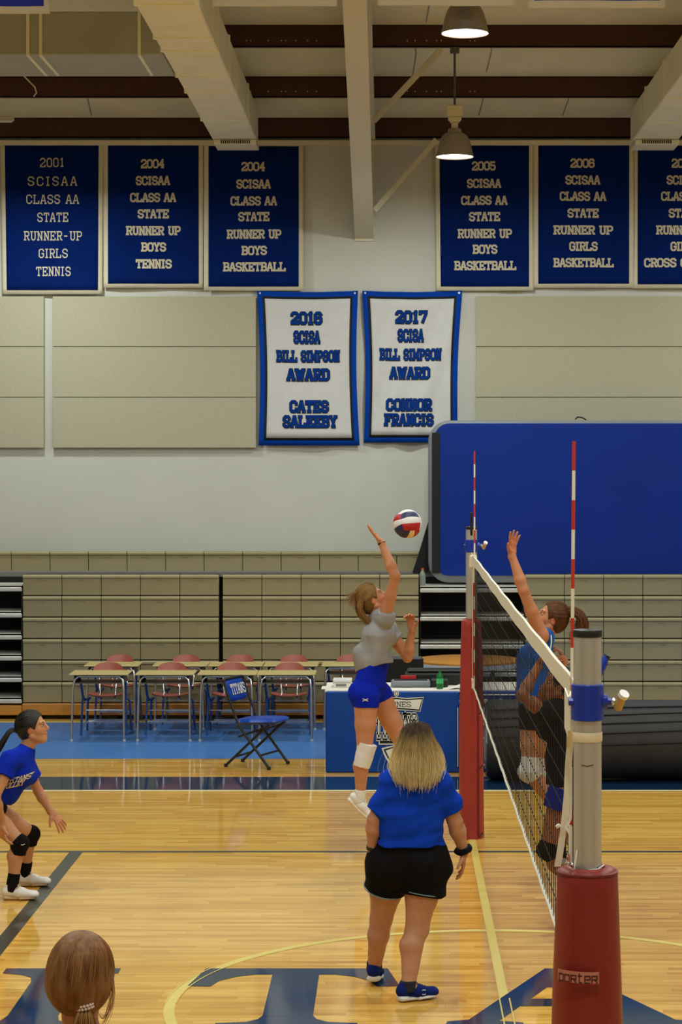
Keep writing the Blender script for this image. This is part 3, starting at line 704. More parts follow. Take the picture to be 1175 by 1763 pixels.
text_mb(MB(), 'BYRNES', 50/sT, 9.5/sT, lambda u, v: TP(683+u*sT, 1212.5-v*sT, .006)-O1, .7, 1.3).build('crest_lettering', M['black'], pad1)
for g, d, m in ((5.5,.0022,'white'),(4,.0032,'black'),(2.6,.0042,'white')):
    for xx in (cx_,):
        flat('crest_knob', [(xx+g*math.cos(i*.524), 1194+g*math.sin(i*.524)) for i in range(12)], M[m], d, pad1, O1)
for gr, d, m in ((1.9,.0025,'white'),(1.25,.0035,'black'),(.1,.0045,'white')):
    text_mb(MB(), 'TITANS', 72/sT, 40/sT, lambda u, v: TP(683+u*sT, 1251-v*sT, d)-O1, 1.1, 1.9, grow=gr*.45).build('crest_lettering', M[m], pad1)
flat('crest_bar', [(622,1273),(700,1273),(700,1282),(622,1282)], M['white'], .002, pad1, O1); flat('crest_bar', [(624,1275),(698,1275),(698,1280),(624,1280)], M['black'], .003, pad1, O1)
MB().box((788-CX)/sT, (789.2-CX)/sT, YT-.004, YT, .06, .62).build('edge_piping', M['whitepaint'], pad1, off=O1)
t2, pad2, O2 = scorer((795-CX)/sT, (990-CX)/sT, YT+.05, 'second scorer table behind the net with white script on its blue front')
mb = MB()
for y in (1197, 1318): mb.tube([TP(796,y,-.04), TP(988,y,-.04)], .006, 4)
for y in (1248, 1272): mb.tube([TP(830,y,-.04), TP(840,y,-.04)], .008, 4)
mb.build('white_piping', M['white'], pad2, off=O2)
mb = MB(); rr = random.Random(5)
for k, x in enumerate((836, 846, 857, 866, 878)):
    pts = [TP(x+6*math.cos(a*.7+k)*(1-.1*a), 1222+8*math.sin(a)-.8*k+(4 if k == 0 else 0), -.035) for a in [i*.5 for i in range(14)]]
    mb.tube(pts, .008, 4)
for x in (837, 863): mb.tube([TP(x+2.6*math.cos(a), 1208+2.6*math.sin(a), -.035) for a in [i*.6 for i in range(12)]], .009, 4)
mb.build('script_mark', M['white'], pad2, off=O2)
# things on the first table
def simple(name, mb, m, loc, label, cat, smooth=False, group=None):
    o = mb.build(name, m, None, smooth); o.location = loc; return tag(o, label, cat, group)
tz = .785
t = empty('binder_stack', ((589-CX)/sT, YT+.25, tz+.012), 'white box of papers on the end of the scorer table', 'box')
MB().box(-.085,.085,-.12,.12,0,.045,.005).build('box_body', M['white'], t); MB().box(-.09,.09,-.125,.125,.045,.07,.004).build('lid', M['whitecloth'], t)
MB().box(-.06,.04,-.123,-.12,.012,.034).build('print', M['matgrey'], t)
simple('paper_sheets', MB().box(-.16,.12,-.12,.12,0,.006).box(-.1,.16,-.1,.14,.006,.011), M['white'], ((582-CX)/sT, YT+.2, tz), 'white paper sheets lying under the box on the scorer table', 'paper')
t = empty('scoreboard_console', ((708-CX)/sT, YT+.31, tz), 'long grey scoreboard console lying on the scorer table', 'console')
MB().box(-.19,.19,-.09,.09,0,.065,.014).build('console_body', M['matgrey'], t, smooth=50); MB().box(.19,.36,-.08,.08,0,.08,.012).build('console_end', M['blackplastic'], t)
MB().box(-.16,.16,-.06,.06,.065,.07).build('keypad', M['black'], t)
s2_ = F/(YT+.3); bottle(((757-CX)/s2_, YT+.12, tz), .185, .033, M['green'], mat('cap_green',(20,110,60),.4), 'green soda bottle standing on the scorer table', mat('label_green',(60,190,120),.4))
mb = MB(); N_ = 14
vs = []
for j in range(2):
    for i in range(N_+1):
        u = i/N_; vs.append((-.02+u*.34, -.10+j*.16, .004+.085*math.sin(u*2.4)*u))
mb.add(vs+[(x,y,z-.003) for x,y,z in vs], [(i,i+1,N_+2+i,N_+1+i) for i in range(N_)]+[(2*N_+2+i, 3*N_+3+i, 3*N_+4+i, 2*N_+3+i) for i in range(N_)]+[(i, 2*N_+2+i, 2*N_+3+i, i+1) for i in range(N_)]+[(N_+1+i, N_+2+i, 3*N_+4+i, 3*N_+3+i) for i in range(N_)])
simple('program_sheet', mb, M['white'], ((771-CX)/sT, YT+.16, tz), 'curled white printed sheet on the scorer table near the red padded post', 'paper')
# things behind the table: case and office chair
t = empty('office_chair', ((690-CX)/(F/22.4), 22.3, 0), 'black office chair with armrests behind the scorer table', 'chair')
MB().box(-.25,.25,-.24,.24,.42,.50,.03).build('seat', M['blackplastic'], t)
MB().box(-.24,.24,.22,.28,.55,.92,.03).build('backrest', M['blackplastic'], t)
MB().tube([(0,0,.08),(0,0,.42)], .03, 10).build('gas_lift', M['blackplastic'], t)
mb = MB()
for k in range(5): a = k*1.257; mb.tube([(0,0,.1),(.3*math.cos(a),.3*math.sin(a),.06)], [.025,.015], 8); mb.lathe([(.001,0),(.03,0),(.03,.05),(.001,.05)], (.3*math.cos(a),.3*math.sin(a),0), 10)
mb.build('star_base', M['blackplastic'], t)
for s_ in (-1, 1): MB().tube([(s_*.25,-.02,.45),(s_*.29,-.02,.55),(s_*.29,-.0,.70)], .018, 8).box(s_*.29-.04, s_*.29+.04, -.16, .14, .69, .72, .01).build('armrest', M['blackplastic'], t)
simple('equipment_case', MB().box(-.35,.35,-.12,.12,0,.12,.02).box(-.33,.33,-.11,.11,.12,.15,.02), M['blackplastic'], ((760-CX)/(F/21.0), 21.06, tz), 'flat black equipment case at the back edge of the scorer table', 'case')
simple('cap_red', MB().box(-.07,.07,-.05,.05,0,.012,.003), M['lightred'], ((705-CX)/sT, 20.74, tz+.07), 'small red card standing on the grey console', 'card') if False else None
rc = MB().box(-.075,.075,-.012,.012,0,.035,.003)
text_mb(rc, 'TITAN', .12, .03, lambda u, v: Vector((u, -.0115, .035+v)), 1, 1.4) if False else None
simple('red_tin', rc, M['lightred'], ((704-CX)/sT, 20.84, tz+.071), 'small red tin standing on the grey scoreboard console', 'tin')
# round table with wooden top
yr = 24.05; sR = F/yr; xr = (806-CX)/sR
t = empty('round_table', (xr, yr, 0), 'round folding table with tan wooden top and white edge, by the bleacher steps', 'table')
MB().lathe([(.001,.752),(.575,.752),(.585,.745),(.585,.725)], n=64).build('tabletop', M['wood'], t, smooth=40)
MB().lathe([(.585,.726),(.57,.675),(.001,.675)], n=64).build('apron', M['white'], t, smooth=40)
for a in (.785, 2.356, 3.927, 5.498): MB().tube([(.42*math.cos(a),.42*math.sin(a),0),(.38*math.cos(a),.38*math.sin(a),.68)], .016, 8).build('leg', M['greysteel'], t)

# ---------------------------------------------------------------- school desks with joined chairs
def make_desk():
    t = empty('school_desk', (0,0,0))
    # origin: floor under the middle of the front edge; student sits at +Y
    MB().box(-.32,.32,-.0,.47,.69,.706,.006).build('desktop', M['desktop'], t)
    MB().box(-.27,.27,.04,.42,.60,.61).box(-.27,-.262,.04,.42,.61,.68).box(.262,.27,.04,.42,.61,.68).build('book_box', M['greysteel'], t)
    fl_ = MB().tube([(-.285,-.02,.0),(-.275,.02,.55),(-.262,.04,.64),(-.22,.05,.675),(.22,.05,.675),(.262,.04,.64),(.275,.02,.55),(.285,-.02,.0)], .013, 8).build('front_leg', M['chrome'], t, smooth=60)
    for s_ in (-1, 1):
        MB().tube([(s_*.285,-.02,0),(s_*.285,-.02,.02)], .018, 8).build('foot_cap', M['tread'], fl_)
        MB().tube([(s_*.24,.06,.665),(s_*.25,.30,.655),(s_*.25,.42,.60),(s_*.235,.50,.42),(s_*.22,.56,.375),(s_*.21,.90,.365)], .014, 8).build('side_rail', M['bluesteel'], t, smooth=60)
        MB().tube([(s_*.235,.50,.40),(s_*.245,.49,.20),(s_*.25,.48,0)], .013, 8).build('seat_leg', M['bluesteel'], t, smooth=60)
        MB().tube([(s_*.20,.86,.37),(s_*.235,.90,.33),(s_*.25,.96,0)], .013, 8).build('seat_leg', M['bluesteel'], t, smooth=60)
        MB().tube([(s_*.09,.72,.37),(s_*.085,.82,.42),(s_*.10,.86,.60)], .011, 8).build('back_support', M['chrome'], t, smooth=60)
    # moulded seat and back
    def shell(fn, nu=12, nv=8, th=.012):
        vs = [fn(i/nu, j/nv, 0) for j in range(nv+1) for i in range(nu+1)]+[fn(i/nu, j/nv, th) for j in range(nv+1) for i in range(nu+1)]
        n = (nu+1)*(nv+1); q = [(j*(nu+1)+i, j*(nu+1)+i+1, (j+1)*(nu+1)+i+1, (j+1)*(nu+1)+i) for j in range(nv) for i in range(nu)]
        ed = [i for i in range(nu+1)]+[j*(nu+1)+nu for j in range(1, nv+1)]+[nv*(nu+1)+i for i in range(nu-1,-1,-1)]+[j*(nu+1) for j in range(nv-1,0,-1)]
        return MB().add(vs, [f[::-1] for f in q]+[tuple(a+n for a in f) for f in q]+[(a, b_, b_+n, a+n) for a, b_ in zip(ed, ed[1:]+ed[:1])])
    def rnd(u, v, k=.22):    # rounded rectangle mapping
        a, b_ = 2*u-1, 2*v-1; x = a*math.sqrt(1-k*b_*b_*abs(b_)); y = b_*math.sqrt(1-k*a*a*abs(a)); return x, y
    def seatf(u, v, h):
        x, y = rnd(u, v); return (x*.205, .72+y*.2, .395+.03*x*x-.012*y+h+.012*max(0,y)**2)
    def backf(u, v, h):
        x, y = rnd(u, v, .42); return (x*.165, .90+h-.05*x*x+.03*y, .665+y*.085)
    shell(seatf).build('seat', M['redplastic'], t, smooth=60)
    b = shell(backf); b.f = [f[::-1] for f in b.f]; b.build('backrest', M['redplastic'], t, smooth=60)
    rk = MB()
    for y in (.56,.66,.76,.86): rk.tube([(-.2,y,.13),(.2,y,.13)], .005, 6)
    for x in (-.2,-.12,-.04,.04,.12,.2): rk.tube([(x,.52,.15),(x,.52,.12),(x,.9,.12)], .004, 6)
    for z in (.15,.27): rk.tube([(-.22,.50,z),(.22,.50,z)], .006, 6)
    rk.build('book_rack', M['chrome'], t)
    return t
dk = make_desk(); GD = 'school desks with joined red chairs in two rows'
spots = [(173.5,22.83,'front row school desk nearest the crouching player, tan top'),(286,22.83,'front row school desk, second from the crouching player'),(392.5,22.83,'front row school desk just behind the back of the blue folding chair'),(494,22.83,'front row school desk behind the seat of the blue folding chair, nearest the scorer table'),
         (195,23.778,'rear row school desk nearest the crouching player'),(312,23.778,'rear row school desk, second from the crouching player'),(407,23.778,'rear row school desk in the middle of its row of five'),(502,23.778,'rear row school desk, fourth from the crouching player'),(601,23.778,'rear row school desk standing alone behind the scorer table and grey-shirted player')]
for i, (px, y, lb) in enumerate(spots):
    o = dk if i == 0 else copy_tree(dk)
    o.location = ((px-CX)*(y+.2)/F, y, 0); o.scale = (.975 if i < 4 else .94, .93, 1); tag(o, lb, 'desk', GD)

# ---------------------------------------------------------------- blue folding chair
t = empty('folding_chair', (-1.33, 20.98, 0), 'black folding chair with blue padded seat and back reading TITANS', 'chair', rz=math.radians(-22))
W2 = .215
for s_ in (-1, 1):
    MB().tube([(-.27,s_*W2,.83),(-.235,s_*W2,.72),(-.10,s_*W2,.40),(.215,s_*W2,.015)], .014, 8).build('front_leg', M['blackplastic'], t, smooth=60)
    MB().tube([(.215,s_*W2,.0),(.215,s_*W2,.03)], .02, 8).build('foot_cap', M['blackplastic'], t)
    MB().tube([(.20,s_*(W2-.03),.42),(.12,s_*(W2-.03),.36),(-.26,s_*(W2-.03),.015)], .013, 8).build('rear_leg', M['blackplastic'], t, smooth=60)
    MB().tube([(-.26,s_*(W2-.03),.0),(-.26,s_*(W2-.03),.03)], .019, 8).build('foot_cap', M['blackplastic'], t)
    MB().tube([(-.12,s_*(W2-.015),.30),(.17,s_*(W2-.015),.40)], .01, 6).build('link_bar', M['blackplastic'], t)
MB().tube([(-.27,-W2,.83),(-.275,-W2+.03,.845),(-.275,W2-.03,.845),(-.27,W2,.83)], .014, 8).build('top_bar', M['blackplastic'], t, smooth=60)
MB().tube([(.12,-W2,.13),(.12,W2,.13)], .011, 8).build('cross_bar', M['blackplastic'], t)
MB().tube([(-.17,-W2+.03,.10),(-.17,W2-.03,.10)], .011, 8).build('cross_bar', M['blackplastic'], t)
def pillow(f, nu=16, nv=12):
    vs = []
    for sd in (1, -1):
        for j in range(nv+1):
            for i in range(nu+1):
                a, b_ = 2*i/nu-1, 2*j/nv-1; k = .18
                x = a*math.sqrt(1-k*b_**4); y = b_*math.sqrt(1-k*a**4); hh = ((1-a**6)*(1-b_**6))**.5
                vs.append(f(x, y, sd*hh))
    n = (nu+1)*(nv+1); q = [(j*(nu+1)+i, j*(nu+1)+i+1, (j+1)*(nu+1)+i+1, (j+1)*(nu+1)+i) for j in range(nv) for i in range(nu)]
    return MB().add(vs, q+[tuple(a+n for a in f_[::-1]) for f_ in q])
cb = mat('chair_blue', (4,60,164), .4, spec=.3, noise=.04)
pillow(lambda x, y, h: (.035+x*.235, y*.205, .445+h*.032+.012*x)).build('seat', cb, t, smooth=70)
bk = pillow(lambda x, y, h: (-.245+h*.022-.035*y, x*.19, .735+y*.105)); bk.f = [f_[::-1] for f_ in bk.f]; bk = bk.build('backrest', cb, t, smooth=70)
text_mb(MB(), 'TITANS', .31, .10, lambda u, v: Vector((-.245+.026-.33*v, u, .745+v)), 1.0, 1.3).build('lettering', M['white'], bk)
text_mb(MB(), 'TITANS', .31, .10, lambda u, v: Vector((-.245-.026-.33*v, -u, .745+v)), 1.0, 1.3).build('lettering', M['white'], bk)

# ---------------------------------------------------------------- volleyball posts, pads, net, antennas
NX = .60; NETN, NETF = 7.10, 16.62
def post(y, label, near):
    t = empty('net_post', (NX, y, 0), label, 'net post', 'volleyball net posts')
    MB().lathe([(.044,0),(.044,2.43)], n=32, close=True).build('pole', M['alu'], t, smooth=40)
    MB().lathe([(.046,2.425),(.047,2.44),(.044,2.447),(.001,2.449)], n=32).build('cap', M['blackplastic'], t, smooth=40)
    z0 = EYE-(1240-CY)/552; z1 = EYE-(1177-CY)/552
    if not near: z0, z1 = 2.245, 2.345
    c_ = MB().lathe([(.044,z0),(.051,z0+.003),(.051,z1-.003),(.044,z1)], n=32).build('collar', M['collar'], t, smooth=30)
    zc = (z0+z1)/2+.002
    MB().tube([(.045,0,zc),(.062,0,zc)], .022, 12).tube([(.06,0,zc),(.074,0,zc)], .013, 10).build('boss', M['collar'], c_)
    MB().tube([(.072,0,zc),(.10,0,zc)], .006, 8).tube([(.078,0,zc),(.084,0,zc)], .013, 10).build('screw', M['chrome'], c_)
    MB().tube([(.094,.0,zc-.022),(.107,-.028,zc+.022)], .014, 16).build('knob', M['offwood'], c_)
    MB().tube([(.107,-.026,zc+.018),(.112,-.034,zc+.028)], .0165, 20).build('knob_cap', M['knobwhite'], c_)
    MB().tube([(-.045,-.01,zc-.0),(-.06,-.01,zc)], .013, 10).build('boss', M['collar'], c_)
    if near:
        MB().lathe([(.0455,2.10),(.0465,2.103),(.0465,2.127),(.0455,2.13)], n=32).build('strap_wrap', M['strap'], t, smooth=30)
        MB().tube([(.0,-.0445,1.0),(.0,-.0445,2.09)], .0008, 4).build('pole_groove', M['greysteel'], t) if False else None
        MB().tube([(-.022,-.0395,2.03),(-.006,-.0445,2.027),(.014,-.0435,2.031)], .0013, 5).build('pen_mark', M['black'], t)
        # winch bracket on the far side of the post
        MB().tube([(.035,.03,2.30),(.055,.045,2.34),(.062,.05,2.36)], [.012,.014,.010], 8).build('bracket', M['collar'], t)
        MB().tube([(.062,.05,2.352),(.068,.05,2.362)], .011, 10).build('bracket_knob', M['blackplastic'], t)
    else:
        MB().box(-.012,.008,-.05,-.04,2.38,2.56,.003).build('sight_strip', M['blackplastic'], t)
    return t
post(6.74, 'near aluminium net post with blue collar, standing in the maroon pad', True)
post(17.0, 'far aluminium net post standing in a bright red pad near the scorer table', False)
def pad(y, ztop, label, r0, r1, near):
    n = 48; mb = MB(); t = empty('post_pad', (NX, y, 0), label, 'post pad', 'red pads wrapped on the net posts')
    prof_ = [(r1,0.0),(r1,.4),(r1*.985,.9),((r0+r1)/2*1.0,1.35),(r0*1.02,ztop-.06),(r0,ztop-.02),(r0-.012,ztop),(.055,ztop+.004),(.048,ztop-.03)]
    vs = []
    for r, z in prof_:
        for k in range(n):
            a = 2*math.pi*k/n
            rr_ = r*(1+.012*math.sin(3*a+z*4)+.008*math.sin(7*a-z*9)) if r > .06 else r
            if not near: rr_ *= 1+.07*math.cos(2*(a-.6))+.02*math.sin(5*a+z*14)+.015*math.sin(9*a-z*23)
            vs.append((rr_*math.cos(a), rr_*math.sin(a), z))
    mb.add(vs, [(i*n+k, i*n+(k+1)%n, (i+1)*n+(k+1)%n, (i+1)*n+k) for i in range(len(prof_)-1) for k in range(n)])
    o = mb.build('pad_cover', M['redvinyl' if near else 'redvinylfar'], t, smooth=60)
    if near:
        s_ = F/6.74
        MB().tube([((r0-.004)*math.cos(k*.196), (r0-.004)*math.sin(k*.196), ztop-.012) for k in range(33)], .006, 6).build('seam', mat('seam_red',(110,26,26),.5), t)
        zl = EYE-(1683-CY)/(F/(6.74-r1)); R = r1*.975+.0045; W_ = 75/(F/(6.74-r1)); H_ = 20/(F/(6.74-r1)); a0 = -math.pi/2+(-24/(F/(6.74-r1)))/R
        def wrap(u, v, d=0): a = a0+u/R; rr_ = (R+.004+d); return Vector((rr_*math.cos(a), rr_*math.sin(a), zl+v))
        vs = [wrap(-W_/2+W_*i/10, sg*H_/2) for i in range(11) for sg in (-1, 1)]
        lb = MB().add(vs, [(2*i, 2*i+2, 2*i+3, 2*i+1) for i in range(10)]).build('maker_label', mat('label_pink',(190,120,110),.6,noise=.15,nscale=60), t)
        text_mb(MB(), 'PORTER', W_*.93, H_*.92, lambda u, v: wrap(u, v-.002, .001), .9, 1.5, GP).build('lettering', mat('label_ink',(70,18,22),.6), lb)
        mb = MB()
        for k in range(5): mb.tube([(-.05-.006*k,-.045,ztop+.012+.006*k),(-.055-.006*k,-.05,ztop+.02)], .006, 6)
        mb.build('chain_end', M['chrome'], t)
        MB().tube([(-.035,-.03,ztop+.06),(-.045,-.042,ztop+.0),(-.03,-.05,ztop-.004),(.0,-.056,ztop+.002),(.03,-.045,ztop+.004),(.05,-.02,ztop+.012)], .0025, 6).build('drawstring', M['white'], t)
    else:
        MB().tube([(.055,-.08,.02),(.052,-.083,.9),(.045,-.078,ztop-.04)], .006, 6).build('seam', mat('seam_red',(110,26,26),.5), t)
        mb = MB()
        for z in (.55, .98, 1.2, .02): mb.tube([(.06,-.083,z),(.085,-.062,z+.03)], .005, 5)
        mb.build('tear_marks', M['black'], t)
    return t
pad(6.74, 1.705, 'maroon post pad with small pink name label, nearest the camera', .094, .121, True)
pad(17.0, 1.72, 'bright red wrinkled pad around the far net post', .075, .094, False)

t = empty('volleyball_net', (NX, 11.88, 1.24), 'black volleyball net with white top tape stretched between the two posts', 'net'); O = t.location
ZT, ZB = 2.24, 1.24
mb = MB(); xw = NX
nC = int((NETF-NETN)/.1)
for i in range(nC+1):
    y = NETN+(NETF-NETN)*i/nC; mb.tube([(xw, y, ZB), (xw, y, ZT-.05)], .0021, 3, cap=False)
for j in range(1, 10):
    z = ZB+j*(ZT-ZB)/10
    mb.tube([(xw, NETN+(NETF-NETN)*i/40, z-.006*math.sin(math.pi*i/40)) for i in range(41)], .0021, 3, cap=False)
mb.build('netting', M['black'], t, off=O)
def ribbon(pts, h, th=.004):   # vertical-ish band along pts (top edge), height h
    vs = []
    for p in pts: p = Vector(p); vs += [p+Vector((-th/2,0,0)), p+Vector((th/2,0,0)), p+Vector((th/2,0,-h)), p+Vector((-th/2,0,-h))]
    L = len(pts); return MB().add(vs, [(4*i+k, 4*i+(k+1)%4, 4*i+4+(k+1)%4, 4*i+4+k) for i in range(L-1) for k in range(4)]+[(3,2,1,0), tuple(4*(L-1)+k for k in range(4))])
tp_ = [(xw+.002*math.sin(i*.9), NETN+(NETF-NETN)*i/50, ZT-.008*math.sin(math.pi*i/50)) for i in range(51)]
ribbon(tp_, .068, .012).build('top_tape', M['tape'], t, off=O)
MB().tube([(xw, NETN+(NETF-NETN)*i/60, ZB+.004*math.sin(i*1.7)) for i in range(61)], .008, 6).build('bottom_cord', M['tape'], t, off=O)
for y in (7.38, 16.38): MB().box(xw-.006, xw+.006, y-.025, y+.025, ZB, ZT-.03).build('side_band', M['tape'] if y < 10 else M['black'], t, off=O)
mb = MB().tube([(xw, NETF, ZT-.02), (xw, 16.945, ZT-.0)], .006, 6).tube([(xw, NETF, ZB+.0), (xw, 16.9, ZB+.02)], .006, 6)
mb.box(xw-.03, xw+.03, NETF-.01, NETF+.02, ZT-.10, ZT+.0, .01).box(xw-.012, xw+.016, NETF-.03, NETF+.01, ZB-.03, ZB+.05, .008)
mb.build('far_cord', M['strap'], t, off=O)
mb = MB().tube([(xw-.0, NETF+.01, ZB), (xw-.002, NETF+.01, ZT-.1)], .006, 6); mb.build('side_cord', M['strap'], t, off=O)
mb = MB().tube([(xw-.02, NETN, ZT-.03), (xw-.05, 6.80, 2.225)], .008, 8).tube([(xw-.0, NETN+.01, ZT-.02), (xw-.0, NETN+.01, 1.72)], .007, 6)
mb.tube([P(978,1188,7.08), P(980,1240,7.06), P(979,1300,7.05)], .006, 6)
mb.build('near_cord', M['strap'], t, off=O)
ribbon([(xw-.042, 7.1, ZT-.012), (xw-.044, 6.98, ZT-.02), (xw-.046, 6.82, ZT-.03)], .13, .004).build('net_end_sleeve', M['white'], t, off=O)
# loose strap ends hanging from the post
def strip3(pts, w_, th=.003):
    vs = []; L = len(pts)
    for p in pts: p = Vector(p); vs += [p+Vector((-w_/2,0,0)), p+Vector((w_/2,0,0)), p+Vector((w_/2,th,0)), p+Vector((-w_/2,th,0))]
    return MB().add(vs, [(4*i+k, 4*i+(k+1)%4, 4*i+4+(k+1)%4, 4*i+4+k) for i in range(L-1) for k in range(4)]+[(3,2,1,0), tuple(4*(L-1)+k for k in range(4))])
ys_ = 6.84
st = strip3([P(984,1258,6.80), P(982,1285,ys_), P(979,1320,ys_), P(977,1370,ys_), P(972,1420,ys_), P(966,1460,ys_), P(961,1492,ys_)], .021)
o = st.build('net_strap', M['strap'], None, off=P(975,1492,ys_)); o.location = P(975,1492,ys_); tag(o, 'cream webbing strap end hanging loose beside the near post', 'strap')
st = strip3([P(985,1208,6.79), P(986,1262,6.79), P(983,1300,6.82), P(984,1380,6.83), P(983,1410,6.83), P(976,1424,6.83), P(983,1440,6.83), P(985,1500,6.83)], .008)
st.tube([P(960,1420,6.83), P(963,1424,6.83)], .008, 8)
o = st.build('net_rope', M['white'], None, off=P(984,1500,6.83)); o.location = P(984,1500,6.83); tag(o, 'thin white knotted rope hanging against the near post', 'rope')
def antenna(y, x, label, lean=0):
    t = empty('net_antenna', (x, y, 1.24), label, 'antenna', 'red and white net antennas'); mb = MB()
    for k in range(18):
        mb.cur = (k+1) % 2 if True else 0
        z0 = k*.1; mb.tube([(lean*z0, -.012, z0), (lean*(z0+.1), -.012, z0+.1)], .006, 10)
    o = mb.build('rod', [M['antred'], M['antwhite']], t)
    MB().box(-.01,.01,-.03,-.0,.80,.95,.003).build('clip', M['tape'], t)
antenna(7.34, NX-.008, 'near red and white net antenna beside the aluminium post top', .008)
antenna(16.36, NX, 'far thin red and white net antenna at the far end of the net')

# ---------------------------------------------------------------- the ball
def ball():
    R = .105; N_ = 20; verts = []; faces = []; mi = []
    rot = Matrix.Rotation(math.radians(-10), 3, 'Y') @ Matrix.Rotation(math.radians(-16), 3, 'X') @ Matrix.Rotation(math.radians(22), 3, 'Z')
    axes = [(0,-1,0),(1,0,0),(0,0,-1),(0,1,0),(-1,0,0),(0,0,1)]
    ups = [(0,0,1),(0,1,0),(1,0,0),(1,0,0),(0,0,1),(0,1,0)]
    cols = [(2,1,0),(0,1,2),(0,1,2),(1,0,2),(2,1,0),(1,0,2)]    # 0 red 1 white 2 navy, low to high
    cols = [(0,1,2),(1,0,0),(2,3,0),(1,0,2),(2,1,0),(1,2,1)]
    for a, u, cc in zip(axes, ups, cols):
        a = Vector(a); u = Vector(u); r = u.cross(a)
        for j in range(N_):
            for i in range(N_):
                q = []
                for (ii, jj) in ((i,j),(i+1,j),(i+1,j+1),(i,j+1)):
                    x = math.tan((2*ii/N_-1)*math.pi/4); y = math.tan((2*jj/N_-1)*math.pi/4)
                    p = (a+r*x+u*y).normalized(); d = min(abs((jj/N_)*3-k) for k in (0,1,2,3)); d2 = min(ii, N_-ii)/N_*3
                    g = .0018*math.exp(-(min(d, d2)/.13)**2)
                    q.append(rot @ (p*(R-g)))
                n = len(verts); verts += q; faces.append((n, n+1, n+2, n+3)); mi.append(cc[min(2, int(3*(j+.5)/N_))])
    mb = MB(); mb.add(verts, faces); mb.mi = mi
    o = mb.build('volleyball', [mat('ball_red',(178,22,36),.5), mat('ball_white',(225,222,225),.5), mat('ball_navy',(30,38,88),.5), mat('ball_cream',(232,205,150),.5)], None, smooth=False)
    me = o.data; import bmesh
    b = bmesh.new(); b.from_mesh(me); bmesh.ops.remove_doubles(b, verts=b.verts, dist=1e-5); bmesh.ops.recalc_face_normals(b, faces=b.faces); b.to_mesh(me); b.free()
    me.polygons.foreach_set('use_smooth', [True]*len(me.polygons))
    o.location = P(702, 902, 15.6); tag(o, 'red, white and navy volleyball in the air above the grey-shirted player', 'ball')
ball()
